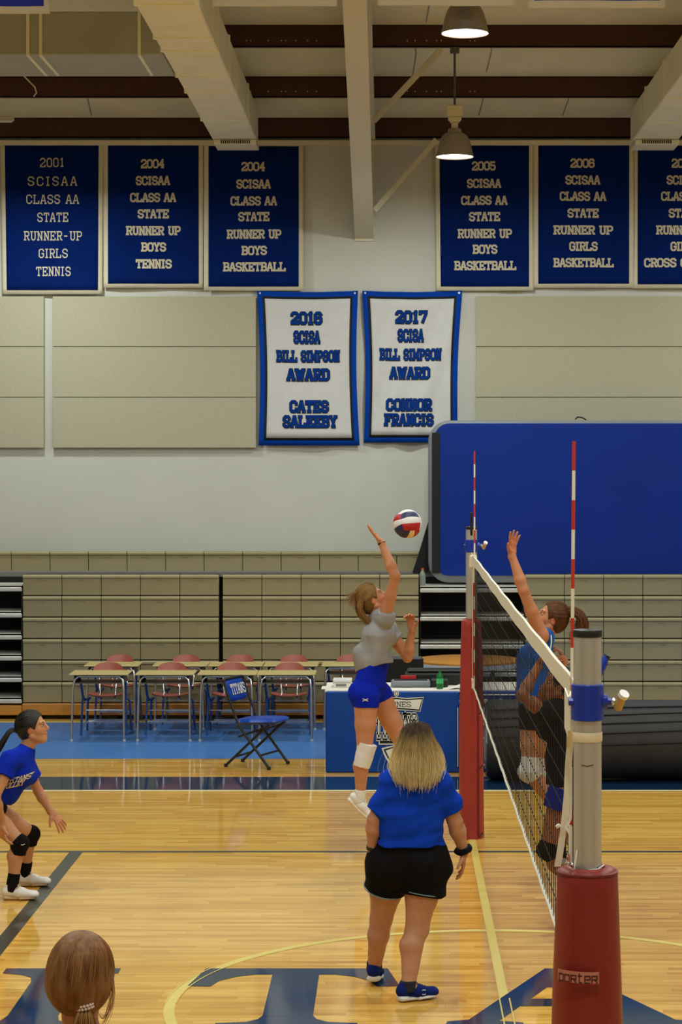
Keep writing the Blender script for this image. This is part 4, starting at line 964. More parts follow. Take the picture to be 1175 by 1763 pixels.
# ================================================================ PEOPLE
V = lambda *a: np.array(a, dtype=np.float64)
def nrm(v): v = np.asarray(v, float); return v/(np.linalg.norm(v)+1e-12)
def PP(px, py, Y): return np.array(P(px, py, Y))
def smin(a, b, k):
    if k <= 0: return np.minimum(a, b)
    h = np.maximum(k-np.abs(a-b), 0)/k
    return np.minimum(a, b)-h*h*k*.25
class SDF:
    def __init__(s, h=.0055): s.ops = []; s.h = h; s.tg = ''; s.tags = []
    def _p(s, *o): s.ops.append(o); s.tags.append(s.tg); return s
    def wear(s, body, tags, inf, clip=None, k=None, clips=()):      # cloth lying over chosen body regions
        cl = list(clips)+([clip] if clip else [])
        for (fn, a, b, kk, op), t in zip(body.ops, body.tags):
            if t in tags and op == 'u':
                def g(X, fn=fn):
                    d = fn(X)-inf
                    for n, c in cl: d = np.maximum(d, (X-np.asarray(c))@nrm(n))
                    return d
                s._p(g, a-inf, b+inf, kk if k is None else k, 'u')
        return s
    def cap(s, a, b, ra, rb, k=.02, side=None, w=1.0, op='u'):
        a, b = np.asarray(a, float), np.asarray(b, float); R = max(ra, rb)*max(w, 1)+k
        def fn(X):
            ab = b-a; L2 = ab.dot(ab)+1e-12; p = X-a; t = np.clip(p@ab/L2, 0, 1); q = p-t[..., None]*ab; r = ra+(rb-ra)*t
            if side is None: return np.sqrt((q*q).sum(-1))-r
            sd = nrm(side); u = q@sd; v2 = np.maximum((q*q).sum(-1)-u*u, 0); return np.sqrt(u*u/(w*w)+v2)-r
        s._p(*(fn, np.minimum(a, b)-R, np.maximum(a, b)+R, k, op)); return s
    def cone(s, a, b, ra, rb, k=.01, side=None, w=1.0, op='u'):      # flat ends
        a, b = np.asarray(a, float), np.asarray(b, float); R = max(ra, rb)*max(w, 1)+k+.01
        def fn(X):
            ab = b-a; L = np.linalg.norm(ab); n = ab/L; p = X-a; tt = p@n; t = np.clip(tt/L, 0, 1); q = p-tt[..., None]*n; r = ra+(rb-ra)*t
            if side is None: d = np.sqrt((q*q).sum(-1))-r
            else:
                sd = nrm(side); sd = nrm(sd-n*sd.dot(n)); u = q@sd; v2 = np.maximum((q*q).sum(-1)-u*u, 0); d = np.sqrt(u*u/(w*w)+v2)-r
            return np.maximum(d, np.maximum(-tt, tt-L))
        s._p(*(fn, np.minimum(a, b)-R, np.maximum(a, b)+R, k, op)); return s
    def ell(s, c, r, ax=None, k=.02, op='u'):
        c = np.asarray(c, float); r = np.asarray(r, float); A = np.eye(3) if ax is None else np.array([nrm(x) for x in ax]); R = r.max()+k+.005
        def fn(X):
            p = (X-c)@A.T; k0 = np.sqrt(((p/r)**2).sum(-1)); k1 = np.sqrt(((p/(r*r))**2).sum(-1))+1e-9; return k0*(k0-1)/k1
        s._p(*(fn, c-R, c+R, k, op)); return s
    def cut(s, n, c, k=0):      # keep the side the normal points away from
        n = nrm(n); c = np.asarray(c, float)
        s._p(*(lambda X: (X-c)@n, None, None, k, 'x')); return s
    def warp(s, amp, freq, seed=0, ani=(1,1,1)): s.w = (amp, freq, seed, ani); return s
    def mesh(s):
        h = s.h; us = [o for o in s.ops if o[4] == 'u']
        lo = np.min([o[1] for o in us], 0)-3*h; hi = np.max([o[2] for o in us], 0)+3*h
        n = np.ceil((hi-lo)/h).astype(int)+1; G = np.full(n, 1.0, np.float32)
        ax = [lo[i]+h*np.arange(n[i]) for i in range(3)]
        for fn, a, b, k, op in s.ops:
            if a is None: i0 = np.zeros(3, int); i1 = n
            else: i0 = np.clip(((a-lo)/h).astype(int)-1, 0, n); i1 = np.clip(((b-lo)/h).astype(int)+2, 0, n)
            if (i1 <= i0).any(): continue
            sl = tuple(slice(i0[j], i1[j]) for j in range(3))
            X = np.stack(np.meshgrid(*[ax[j][sl[j]] for j in range(3)], indexing='ij'), -1)
            d = fn(X); g = G[sl]
            if op == 'u': G[sl] = smin(g, d, k)
            elif op == 's': G[sl] = -smin(-g, d, k)
            elif op == 'x': G[sl] = np.maximum(g, d)
        if hasattr(s, 'w'):
            amp, fr, sd, ani = s.w; m = np.abs(G) < 4*h; idx = np.argwhere(m); X = lo+idx*h; X = X*np.array(ani)
            r = np.random.RandomState(sd); d = 0
            for q in range(5):
                kx = r.randn(3)*fr; d = d+np.sin(X@kx+r.rand()*6+1.3*np.sin(X@(r.randn(3)*fr*.6)))*amp/2
            G[m] += d.astype(np.float32)
        return surface_nets(G, lo, h)
def surface_nets(v, lo, h):
    sg = v < 0; nx, ny, nz = v.shape
    cnt = np.zeros((nx-1, ny-1, nz-1), np.int8)
    for i in (0,1):
        for j in (0,1):
            for k in (0,1): cnt += sg[i:nx-1+i, j:ny-1+j, k:nz-1+k]
    cells = np.argwhere((cnt > 0) & (cnt < 8)); cid = -np.ones(cnt.shape, np.int64); cid[tuple(cells.T)] = np.arange(len(cells))
    acc = np.zeros((len(cells), 3)); num = np.zeros(len(cells))
    cs = [(i,j,k) for i in (0,1) for j in (0,1) for k in (0,1)]
    for a in cs:
        for x in range(3):
            if a[x]: continue
            b = list(a); b[x] = 1
            va = v[tuple((cells+a).T)]; vb = v[tuple((cells+b).T)]; m = (va < 0) != (vb < 0)
            t = np.where(m, va/np.where(m, va-vb, 1), 0); p = np.tile(np.array(a, float), (len(cells), 1)); p[:, x] += t
            acc += p*m[:, None]; num += m
    P_ = lo+(cells+acc/num[:, None])*h; quads = []
    for x in range(3):
        y, z = (x+1) % 3, (x+2) % 3
        sl0 = [slice(None)]*3; sl1 = [slice(None)]*3; sl0[x] = slice(0, -1); sl1[x] = slice(1, None)
        e = sg[tuple(sl0)] != sg[tuple(sl1)]; idx = np.argwhere(e)
        ok = (idx[:, y] > 0) & (idx[:, z] > 0) & (idx[:, y] < v.shape[y]-1) & (idx[:, z] < v.shape[z]-1); idx = idx[ok]
        ins = sg[tuple(idx.T)]
        def c(dy, dz):
            q = idx.copy(); q[:, y] -= dy; q[:, z] -= dz; return cid[tuple(q.T)]
        q = np.stack([c(1,1), c(0,1), c(0,0), c(1,0)], 1); q[~ins] = q[~ins][:, ::-1]; quads.append(q)
    return P_, np.concatenate(quads)
def sdf_obj(name, s, m, parent, org, tint=None):
    P_, Q = s.mesh(); P_ = P_-np.asarray(org); me = bpy.data.meshes.new(name)
    me.vertices.add(len(P_)); me.vertices.foreach_set('co', P_.astype(np.float32).ravel())
    me.loops.add(len(Q)*4); me.loops.foreach_set('vertex_index', Q.astype(np.int32).ravel())
    me.polygons.add(len(Q)); me.polygons.foreach_set('loop_start', np.arange(0, len(Q)*4, 4, dtype=np.int32))
    me.update(calc_edges=True); me.validate(); me.polygons.foreach_set('use_smooth', np.ones(len(me.polygons), bool))
    if tint is not None:
        base, spots = tint; col = np.tile(np.array(lin(base)), (len(P_), 1)); X = P_+np.asarray(org)
        for c_, r_, rgb in spots:
            w_ = np.clip(1.6-np.linalg.norm((X-c_)/r_, axis=1)*1.6, 0, 1)[:, None]; col = col*(1-w_)+np.array(lin(rgb))*w_
        a = me.color_attributes.new('Col', 'FLOAT_COLOR', 'POINT'); a.data.foreach_set('color', col.astype(np.float32).ravel())
    me.materials.append(m); o = bpy.data.objects.new(name, me); C.objects.link(o)
    if parent is not None: o.parent = parent
    return o
def skin_mat(name): return mat(name, (200,150,120), .5, spec=.35, sub=.12, attr=True, noise=.05, nscale=9, bump=.04, bscale=120)
def cloth(name, rgb, r=.85, **k): return mat(name, rgb, r, noise=.06, nscale=9, bump=.6, bscale=13, spec=.12, **k)

def hand(s, wr, d, pal, curl=.5, sz=1.0, spread=.12, thumb=1, tcurl=.3):
    """wr wrist, d direction to the knuckles, pal the way the palm faces, thumb +-1: side the thumb leaves"""
    d = nrm(d); pal = nrm(np.asarray(pal)-d*np.dot(pal, d)); sd = np.cross(d, pal)*thumb
    pc = wr+d*.045*sz; pe = wr+d*.088*sz
    s.cap(wr-d*.012, wr+d*.02*sz, .023*sz, .021*sz, .014, side=sd, w=1.25)
    s.cap(wr+d*.025*sz, pe-d*.008, .0145*sz, .0125*sz, .012, side=sd, w=2.7)
    L = (.072, .080, .075, .060)
    for i, (o, l) in enumerate(zip((.030, .010, -.010, -.029), L)):
        p = pe+sd*o*sz-d*.004*(abs(i-1.2)); dd = nrm(d+sd*spread*(1.5-i)); a = p
        for j, (f, r0) in enumerate(((.45, .0092), (.31, .0085), (.24, .0078))):
            ang = curl*(j+.6)*(1+.08*i); v = dd*math.cos(ang)+pal*math.sin(ang); b = a+v*l*f*sz; s.cap(a, b, r0*sz, (r0-.0007)*sz, .004); a = b
    tb = wr+d*.022*sz+sd*.026*sz; td = nrm(d*.62+sd*.7+pal*.25); s.cap(wr+d*.018*sz+sd*.012*sz, tb+td*.02*sz, .015*sz, .0125*sz, .008)
    t1 = tb+td*.046*sz; s.cap(tb, t1, .0122*sz, .0100*sz, .005); td2 = nrm(td*(1-tcurl)+d*tcurl+pal*tcurl*.6); s.cap(t1, t1+td2*.030*sz, .0098*sz, .0085*sz, .004)
def head(s, c, f, u, sz=1.0, detail=True):
    f = nrm(f); u = nrm(np.asarray(u)-f*np.dot(u, f)); r = np.cross(f, u); A = (r, f, u)
    at = lambda x, y, z: c+(r*x+f*y+u*z)*sz
    s.ell(at(0,-.012,.02), V(.073,.093,.09)*sz, A, .01)
    s.ell(at(0,.028,-.045), V(.057,.06,.075)*sz, A, .03)
    s.ell(at(0,.055,-.092), V(.028,.026,.024)*sz, A, .022)
    for q in (-1, 1):
        s.ell(at(q*.038,.048,-.03), V(.022,.026,.025)*sz, A, .02)       # cheek
        s.cap(at(q*.060,-.008,-.055), at(q*.022,.062,-.095), .014*sz, .014*sz, .02)   # jaw
        s.ell(at(q*.031,.083,.004), V(.017,.012,.011)*sz, A, .010, 's')    # socket
        s.ell(at(q*.031,.0715,.004), V(.0125,.0125,.0115)*sz, A, .004)
        s.cap(at(q*.012,.083,.024), at(q*.046,.073,.026), .008*sz, .007*sz, .012)     # brow
        s.ell(at(q*.073,-.008,-.012), V(.007,.018,.029)*sz, (nrm(r*1-f*.25*q), nrm(f+r*.25*q), u+f*-.15), .004)
        s.ell(at(q*.079,-.004,-.008), V(.004,.008,.014)*sz, A, .003, 's')
    s.cap(at(0,.085,.016), at(0,.104,-.022), .0075*sz, .0105*sz, .008)
    s.ell(at(0,.094,-.030), V(.016,.012,.008)*sz, A, .006)
    s.ell(at(0,.083,-.053), V(.023,.012,.0062)*sz, A, .004)
    s.ell(at(0,.080,-.067), V(.019,.013,.0075)*sz, A, .004)
    s.cap(at(-.026,.079,-.060), at(.026,.079,-.060), .0022*sz, .0022*sz, .003, op='s')
    return at, A
def head_bits(at, A, sz, body, org, skinname, brow=(60,42,30), iris=(60,40,28), lid=None):
    O = np.asarray(org); r, f, u = A
    for q in (-1, 1):
        e = MB(); c_ = at(q*.031,.0735,.005)
        n = 10; vs = []
        for i in range(n+1):
            for j in range(14):
                th = math.pi*i/n; ph = 2*math.pi*j/14
                vs.append(Vector(c_+(r*math.sin(th)*math.cos(ph)*.0118+u*math.sin(th)*math.sin(ph)*.0075+f*math.cos(th)*.0118)*sz-O))
        e.add(vs, [(i*14+j, i*14+(j+1)%14, (i+1)*14+(j+1)%14, (i+1)*14+j) for i in range(n) for j in range(14)])
        eo = e.build('eye', mat('eye_white', (225,220,215), .25), body, True)
        pc = at(q*.031,.0838,.005); k = MB(); k.tube([Vector(pc-f*.003-O), Vector(pc+f*.0022-O)], .0055*sz, 12); k.build('iris', mat('iris_dark', iris, .2), eo)
        MB().tube([Vector(at(q*(.031+x*.0145),.0845-abs(x)*.004,.0095+.004*(1-x*x)-.003*x*x)-O) for x in (-1,-.5,0,.5,1)], .0014*sz, 6).build('eyelashes', mat('lash', (20,14,12), .6), body)
        MB().tube([Vector(at(q*(.030+x*.017),.0865-max(0,x)*.010,.026+.003*(1-x*x))-O) for x in (-1,-.5,0,.5,1)], [.0016,.0026,.0028,.0024,.0010], 6).build('eyebrow', mat('brow_%d' % brow[0], brow, .8), body)
def person(org, J, skin, label, name_cat='person', sz=1.0, m=1.0, thick=1.0, hands=None, hd=None, lips=(170,96,84), brow=(60,42,30), feet=False, face=True, bust=.055, h=.0052, belly=0):
    s = SDF(h); sh = nrm(J['shR']-J['shL']); hp = nrm(J['hiR']-J['hiL'])
    # torso
    s.tg = 'torso'
    s.cap(J['pel'], J['wai'], .100*thick, .082*thick, .03, side=hp, w=1.42)
    s.cap(J['wai'], J['che'], .082*thick, .096*thick, .04, side=nrm(sh+hp), w=1.36)
    s.cap(J['che'], J['che']*.35+J['nek']*.65, .094*thick, .058*thick, .04, side=sh, w=1.45)
    fw = J.get('fwd', np.cross(V(0,0,1), sh))
    fw = nrm(fw); up = nrm(J['nek']-J['che'])
    for q in (-1, 1):
        s.ell(J['che']+fw*.075*thick+sh*q*.07-up*.01, V(bust, bust, bust)*.95, None, .03)
        s.ell(J['pel']-fw*.042*thick+hp*q*.060*thick-V(0,0,.03), V(.082,.082,.088)*thick, None, .03)
    s.tg = 'neck'
    s.cap(J['nek']-up*.03, J['hed']-nrm(hd[1])*.06*sz-nrm(hd[0])*.018, .056*m, .050*m, .025)
    for a in ('R', 'L'):
        S_, E, W_ = J['sh'+a], J['el'+a], J['wr'+a]; s.tg = 'torso'
        s.cap(J['nek'], S_, .040*m, .046*m, .03)
        s.cap(J['che']*.5+J['nek']*.5, S_, .06, .05*m, .03)
        s.tg = 'arm'+a; s.cap(S_, S_*.45+E*.55, .050*m, .041*m, .02); s.cap(S_*.45+E*.55, E, .041*m, .034*m, .02)
        s.tg = 'fore'; s.cap(E, E*.7+W_*.3, .036*m, .038*m, .015); s.cap(E*.7+W_*.3, W_, .038*m, .024, .015, )
        H, K, A_ = J['hi'+a], J['kn'+a], J['an'+a]
        s.tg = 'leg'+a; s.cap(H, H*.5+K*.5, .093*m*thick, .074*m, .03); s.cap(H*.5+K*.5, K, .074*m, .053*m, .02)
        fwl = nrm(J['to'+a]-A_); sdir = nrm(K-A_); bk_ = nrm(-(fwl-sdir*fwl.dot(sdir)))
        s.ell(K-bk_*.012, V(.050,.050,.055)*m, None, .02)
        s.tg = 'calf'+a; s.cap(K, A_, .046*m, .034*m, .02)
        c_ = K*.68+A_*.32+bk_*.022; s.cap(K*.88+A_*.12+bk_*.008, c_, .046*m, .049*m, .02); s.cap(c_, A_*.72+K*.28+bk_*.006, .049*m, .034*m, .02)
        s.tg = 'foot'; s.cap(A_-sdir*.01, J['to'+a]-sdir*.012, .030, .017, .015, side=np.cross(fwl, sdir), w=1.15)
    for a in ('R', 'L'):
        if hands and hands.get(a): hand(s, J['wr'+a], **hands[a])
    at, A = head(s, J['hed'], hd[0], hd[1], sz)
    spots = [(at(0,.085,-.059), V(.024,.024,.012)*sz, lips)]
    for q in (-1, 1): spots += [(at(q*.04,.062,-.025), V(.03,.03,.03)*sz, tuple(int(min(255, c*f_)) for c, f_ in zip(skin, (1.04,.90,.88)))), (at(q*.078,-.01,-.012), V(.02,.025,.035), tuple(int(c*f_) for c, f_ in zip(skin, (1.0,.84,.80))))]
    for a in ('R', 'L'): spots += [(J['wr'+a]+nrm(J['wr'+a]-J['el'+a])*.1, V(.1,.1,.1), tuple(int(c*f_) for c, f_ in zip(skin, (1.0,.90,.88)))), (J['el'+a], V(.05,.05,.05), tuple(int(c*f_) for c, f_ in zip(skin, (.98,.90,.87))))]
    b = sdf_obj('person', s, skin_mat('skin'), None, org, (skin, spots)); b.location = Vector(org)
    tag(b, label, name_cat)
    b_sdf[0] = s
    if face: head_bits(at, A, sz, b, org, 'skin', brow)
    return b, at, A
b_sdf = [None]
def torso_cloth(s, J, thick, inf, bust=.055, sleeves=None, k=.03, shirt=True, low=True):
    sh = nrm(J['shR']-J['shL']); hp = nrm(J['hiR']-J['hiL']); fw = nrm(J['fwd']); up = nrm(J['nek']-J['che'])
    if low: s.cap(J['pel'], J['wai'], .100*thick+inf*1.2, .084*thick+inf*1.3, k, side=hp, w=1.40)
    s.cap(J['wai'], J['che'], .084*thick+inf*1.3, .097*thick+inf, k, side=nrm(sh+hp), w=1.36)
    s.cap(J['che'], J['che']*.35+J['nek']*.65, .095*thick+inf, .058*thick+inf, k, side=sh, w=1.42)
    for q in (-1, 1):
        s.ell(J['che']+fw*.075*thick+sh*q*.07-up*.01, V(1,1,1)*(bust+inf), None, .04)
        if low: s.ell(J['pel']-fw*.042*thick+hp*q*.060*thick-V(0,0,.03), V(.082,.082,.088)*thick+inf, None, .03)
def shoe(parent, org, an, to, up, sole_c, upper_m, sole_m, lace=None, L=.0):
    f = nrm(to-an); up = nrm(up); f = nrm(f-up*f.dot(up)); sd = np.cross(f, up); heel = an-f*.045
    bot = an-up*.075; at = lambda x, y, z: bot+sd*x+f*y+up*z
    s = SDF(.0042)
    s.cap(at(0,-.035,.052), at(0,.06,.048), .036, .034, .02, side=sd, w=1.02)
    s.cap(at(0,.05,.042), at(0,.15,.032), .034, .024, .02, side=sd, w=1.35)
    s.cap(at(0,-.02,.06), at(0,-.012,.10), .036, .036, .015, side=sd, w=.95)
    s.ell(at(0,.145,.034), V(.042,.036,.024), (sd, f, up), .015)
    s.cut(-up, at(0,0,.018))
    s.cut(up-f*.30, at(0,.0,.112))
    o = sdf_obj('shoe', s, upper_m, parent, org)
    s = SDF(.0042); s.cap(at(0,-.042,.012), at(0,.06,.011), .015, .014, .008, side=sd, w=2.45); s.cap(at(0,.06,.011), at(0,.150,.014), .014, .012, .008, side=sd, w=3.3)
    s.cap(at(0,-.045,.018), at(0,-.02,.018), .018, .018, .01, side=sd, w=2)
    sdf_obj('sole', s, sole_m, o, org)
    if lace:
        mb = MB()
        for i in range(5):
            y = .05+.016*i; z = .088-.006*i; w_ = .022
            mb.tube([Vector(at(-w_,y,z-.006)-org), Vector(at(0,y+.004,z)-org), Vector(at(w_,y,z-.006)-org)], .0022, 5)
        for q in (-1, 1): mb.tube([Vector(at(0,.045,.092)-org), Vector(at(q*.02,.04,.10)-org), Vector(at(q*.03,.05,.085)-org)], .002, 5)
        mb.build('laces', lace, o)
    return o, at
def band(name, parent, org, a, b, ra, rb, m, k=.006, h=.004, side=None, w=1, bulge=0, warp=0, cut_inner=None):
    s = SDF(h); s.cone(a, b, ra, rb, k, side, w)
    if bulge: s.ell((np.asarray(a)+b)/2, V(1,1,1)*(max(ra, rb)+bulge), None, .012); n = nrm(np.asarray(b)-a); s.cut(-n, a); s.cut(n, b)
    if warp: s.warp(warp, 60, 3)
    return sdf_obj(name, s, m, parent, org)
def strands(name, guides, n, m, parent, org, r=.0016, jit=.012, sides=3, seed=0, taper=.3, cutv=.13):
    """guides: list of polylines; strands are blends of neighbouring guides with jitter"""
    rr = np.random.RandomState(seed); mb = MB(); G = [np.array(g) for g in guides]; O = np.asarray(org)
    for i in range(n):
        t = rr.rand()*(len(G)-1); a = int(t); f_ = t-a; g = G[a]*(1-f_)+G[min(a+1, len(G)-1)]*f_
        L = len(g); off = rr.randn(3)*jit; cut_ = 1-rr.rand()**1.5*cutv; ph = rr.rand()*6; wv = rr.rand()*.005
        pts = []; M_ = L
        for j in range(M_):
            u = j/(M_-1); x = u*cut_*(L-1); k = min(int(x), L-2); p = g[k]*(1-(x-k))+g[k+1]*(x-k)
            p = p+off*(.25+.75*u)+np.array([math.sin(ph+u*9), math.cos(ph*1.3+u*8), 0])*wv*u
            pts.append(Vector(p-O))
        q = r*(.6+.8*rr.rand())
        mb.tube(pts, [q*(1-(1-taper)*(j/(M_-1))**2) for j in range(M_)], sides, cap=False)
    o = mb.build(name, m, parent, True); k = len(mb.v)//n
    col = np.ones((len(mb.v), 4), np.float32); col[:, :3] = np.repeat(rr.rand(n)**1.2, k)[:, None]
    at_ = o.data.color_attributes.new('Col', 'FLOAT_COLOR', 'POINT'); at_.data.foreach_set('color', col.ravel())
    return o
def smooth_guide(pts, n=10):
    pts = [np.asarray(p, float) for p in pts]; out = []; L = len(pts)-1
    for i in range(n):
        t = i/(n-1)*L; k = min(int(t), L-1); f_ = t-k
        p0 = pts[max(k-1, 0)]; p1 = pts[k]; p2 = pts[k+1]; p3 = pts[min(k+2, L)]
        out.append(.5*((2*p1)+(-p0+p2)*f_+(2*p0-5*p1+4*p2-p3)*f_**2+(-p0+3*p1-3*p2+p3)*f_**3))
    return out
def hair_cap(at, A, sz, front=.0, thick=.012, low=-.05, h=.005, side_low=None):
    s = SDF(h); s.ell(at(0,-.016,.024), V(.073+thick,.094+thick,.090+thick)*sz, A, .01)
    s.ell(at(0,-.055,-.02), V(.058+thick*.6,.050+thick,.07)*sz, A, .03)
    s.ell(at(0,.112+front,-.037), V(.10,.108,.120)*sz, A, .008, 's')
    for q in (-1, 1): s.ell(at(q*.085,.005,-.03), V(.03,.028,.036)*sz, A, .008, 's')
    return s
def comb(at, tie_dir, hm, parent, org, sz=1.0, th=.014, n=900, seed=1, front=.62, r=.0011):
    def E(d): d = nrm(d); return at(d[0]*(.073+th), d[1]*(.094+th)-.016, d[2]*(.090+th)+.024)
    gs = []
    for i in range(17):
        x = -1+2*i/16; s0 = nrm(V(x*.95, front*(1-.98*abs(x)**2.6), .78-.80*abs(x)**2)); e0 = nrm(tie_dir); g = []
        w_ = math.acos(max(-1, min(1, s0.dot(e0))))
        for k in range(10):
            t = k/9; g.append(E((math.sin((1-t)*w_)*s0+math.sin(t*w_)*e0)/math.sin(w_)))
        gs.append(g)
    return strands('combed_hair', gs, n, hm, parent, org, r, .0035, seed=seed, taper=.9, cutv=.02)
def hair_mat(name, c1, c2, grad=None, spec=.22):
    m = bpy.data.materials.new(name); m.use_nodes = True; nt = m.node_tree; b = nt.nodes['Principled BSDF']; N = nt.nodes.new; L = nt.links.new
    tc = N('ShaderNodeTexCoord'); mp = N('ShaderNodeMapping'); mp.inputs['Scale'].default_value = (60,60,7); L(tc.outputs['Object'], mp.inputs[0])
    n = N('ShaderNodeTexNoise'); n.inputs['Scale'].default_value = 1; n.inputs['Detail'].default_value = 4; L(mp.outputs[0], n.inputs['Vector'])
    rp = N('ShaderNodeValToRGB'); rp.color_ramp.elements[0].position = .2; rp.color_ramp.elements[0].color = lin(c1); rp.color_ramp.elements[1].position = .75; rp.color_ramp.elements[1].color = lin(c2)
    at_ = N('ShaderNodeAttribute'); at_.attribute_name = 'Col'
    m1 = N('ShaderNodeMath'); m1.operation = 'MULTIPLY_ADD'; m1.inputs[1].default_value = -.5; L(at_.outputs['Fac'], m1.inputs[0])
    m2 = N('ShaderNodeMath'); m2.operation = 'MULTIPLY_ADD'; m2.inputs[1].default_value = .6; m2.inputs[2].default_value = .28; L(n.outputs[0], m2.inputs[0]); L(m2.outputs[0], m1.inputs[2])
    L(m1.outputs[0], rp.inputs[0]); out = rp.outputs[0]
    if grad:      # (z0, z1, root colour): dyed lengths with natural dark roots
        sp = N('ShaderNodeSeparateXYZ'); L(tc.outputs['Object'], sp.inputs[0]); mr = N('ShaderNodeMapRange'); mr.inputs['From Min'].default_value = grad[0]; mr.inputs['From Max'].default_value = grad[1]
        ad = N('ShaderNodeMath'); ad.operation = 'MULTIPLY_ADD'; ad.inputs[1].default_value = .12; L(n.outputs[0], ad.inputs[0]); L(sp.outputs[2], ad.inputs[2]); L(ad.outputs[0], mr.inputs[0])
        mx = N('ShaderNodeMix'); mx.data_type = 'RGBA'; L(mr.outputs[0], mx.inputs[0]); L(out, mx.inputs[6]); mx.inputs[7].default_value = lin(grad[2]); out = mx.outputs[2]
    L(out, b.inputs['Base Color']); b.inputs['Roughness'].default_value = .5; b.inputs['Specular IOR Level'].default_value = spec
    bp = N('ShaderNodeBump'); bp.inputs['Strength'].default_value = .35; bp.inputs['Distance'].default_value = .005; L(n.outputs[0], bp.inputs['Height']); L(bp.outputs[0], b.inputs['Normal'])
    return m
def chest_mark(name, fnp, polys, m, parent):
    pass

# ---------------------------------------------------------------- 1. the coach, seen from behind
def coach():
    Y = 12.0; org = V(.08, 12.1, 0)
    J = dict(pel=PP(706,1478,Y), wai=PP(707,1425,Y), che=PP(712,1368,Y), nek=PP(716,1322,Y-.01), hed=PP(718,1281,Y+.005),
             shR=PP(757,1349,Y), elR=PP(784,1415,Y+.02), wrR=PP(799,1466,Y+.06), shL=PP(675,1349,Y), elL=PP(646,1412,Y-.02), wrL=PP(641,1462,Y+.02),
             hiR=PP(734,1492,Y), knR=PP(718,1598,Y-.02), anR=PP(702,1692,11.88), toR=PP(722,1708,11.94), hiL=PP(673,1490,Y+.05), knL=PP(657,1580,Y+.16), anL=PP(645,1668,12.27), toL=PP(647,1678,12.42), fwd=V(0,1,0))
    J['anR'][2] = .085; J['anR'][0] = (703-CX)/(F/11.88); J['toR'] = J['anR']+V(.115,.05,-.03); J['anL'][2] = .10; J['toL'] = J['anL']+V(.012,.13,-.035)
    skin = (190,136,106); hd = (nrm(V(.02,1,.30)), nrm(V(0,-.3,1)))
    hands = {'R': dict(d=V(-.02,.1,-1), pal=V(-1,.15,0), curl=.32, thumb=-1, sz=1.0, spread=.03), 'L': dict(d=V(.05,.1,-1), pal=V(1,.2,0), curl=.3, thumb=1, sz=1.0, spread=.03)}
    b, at, A = person(org, J, skin, 'person in blue t-shirt and black shorts with long blonde hair, seen from behind', thick=1.22, m=1.20, hands=hands, hd=hd, h=.0055)
    # shirt
    B_ = b_sdf[0]; s = SDF(.0055); s.wear(B_, ('torso',), .014)
    for a in ('R', 'L'):
        S_, E = J['sh'+a], J['el'+a]; dr = nrm(E-S_); s.wear(B_, ('arm'+a,), .014, (dr, S_+dr*.13))
        s.cone(S_, S_+dr*.175+V(.010 if a == 'R' else -.008, 0, 0), .062, .071, .02)
    s.cap(J['wai']+V(0,0,.06), J['pel']+V(0,-.01,.03), .135, .142, .04, side=V(1,0,0), w=1.30)
    s.warp(.006, 16, 4, (1,1,1.7)); hem = PP(706,1452,Y); s.cut(V(0,0,-1), hem)
    sdf_obj('t_shirt', s, cloth('coach_shirt', (8,58,184)), b, org)
    # shorts
    s = SDF(.0055); s.cap(J['pel'], J['pel']+V(0,0,.09), .128, .128, .03, side=V(1,0,0), w=1.40); s.wear(B_, ('torso',), .012, None, None, [(V(0,0,1), PP(706,1440,Y))])
    for a, q in (('R', 1), ('L', -1)):
        H = J['hi'+a]; K = J['kn'+a]; dr = nrm(K-H); s.wear(B_, ('leg'+a,), .014, (dr, H+dr*.145)); s.cone(H+V(0,0,.04), H+dr*.145+V(q*.008,0,0), .108, .120, .03)
    s.warp(.004, 18, 5); s.cut(V(0,0,1), PP(706,1440,Y))
    sh_ = sdf_obj('shorts', s, cloth('coach_shorts', (14,13,18)), b, org)
    for a, q in (('R', 1), ('L', -1)):
        H = J['hi'+a]; K = J['kn'+a]; dr = nrm(K-H); c0 = H+dr*.142+V(q*.008,0,0); u = nrm(np.cross(dr, V(0,1,0))); v = np.cross(dr, u)
        MB().tube([Vector(c0+(u*math.cos(t)+v*math.sin(t))*.121-org) for t in [i*2*math.pi/40 for i in range(41)]], .0035, 6).build('hem_trim', mat('hem_grey', (120,150,160), .7), sh_)
    # hair: crown cap and long strands
    hm = hair_mat('hair_blonde', (226,204,150), (184,152,102), (.0, .10, (84,68,58)))
    z0 = J['hed'][2]-org[2]; hm.node_tree.nodes['Map Range'].inputs['From Min'].default_value = z0-.02+.02; hm.node_tree.nodes['Map Range'].inputs['From Max'].default_value = z0+.15
    s = SDF(.0055); s.ell(at(0,-.016,.024), V(.084,.104,.100), A, .01); s.ell(at(0,.12,-.05), V(.10,.09,.12), A, .02, 's')
    s.cap(at(0,-.05,-.02), PP(716,1325,Y-.07), .080, .045, .04, side=V(1,0,0), w=1.25)
    hb = sdf_obj('hair', s, hm, b, org)
    gs = []; zt = EYE-(1350-CY)/310
    crown = at(0, .01, .118)
    for i in range(25):
        a = math.radians(-200+220*i/24)   # around the back: -x side over -y to +x side
        dx, dy = math.cos(a), math.sin(a)
        c_ = J['hed']; e = at(dx*.086, dy*.105-.012, .03)
        m1 = at(dx*.062, dy*.078-.005, .098); w_ = abs(dx)
        sh1 = c_+V(dx*.120, dy*.125-.005, -.05); sh2 = c_+V(dx*.138, dy*.14-.02, -.13); end = V(c_[0]+dx*.105, c_[1]+min(dy,-.35)*.14-.055, zt+.035*w_*w_+.02*math.sin(i*2.3))
        gs.append(smooth_guide([crown+V(dx*.012, dy*.012, 0), m1, e, sh1, sh2, end], 12))
    strands('hair_lengths', gs, 1900, hm, hb, org, .0017, .012, seed=3, cutv=.3)
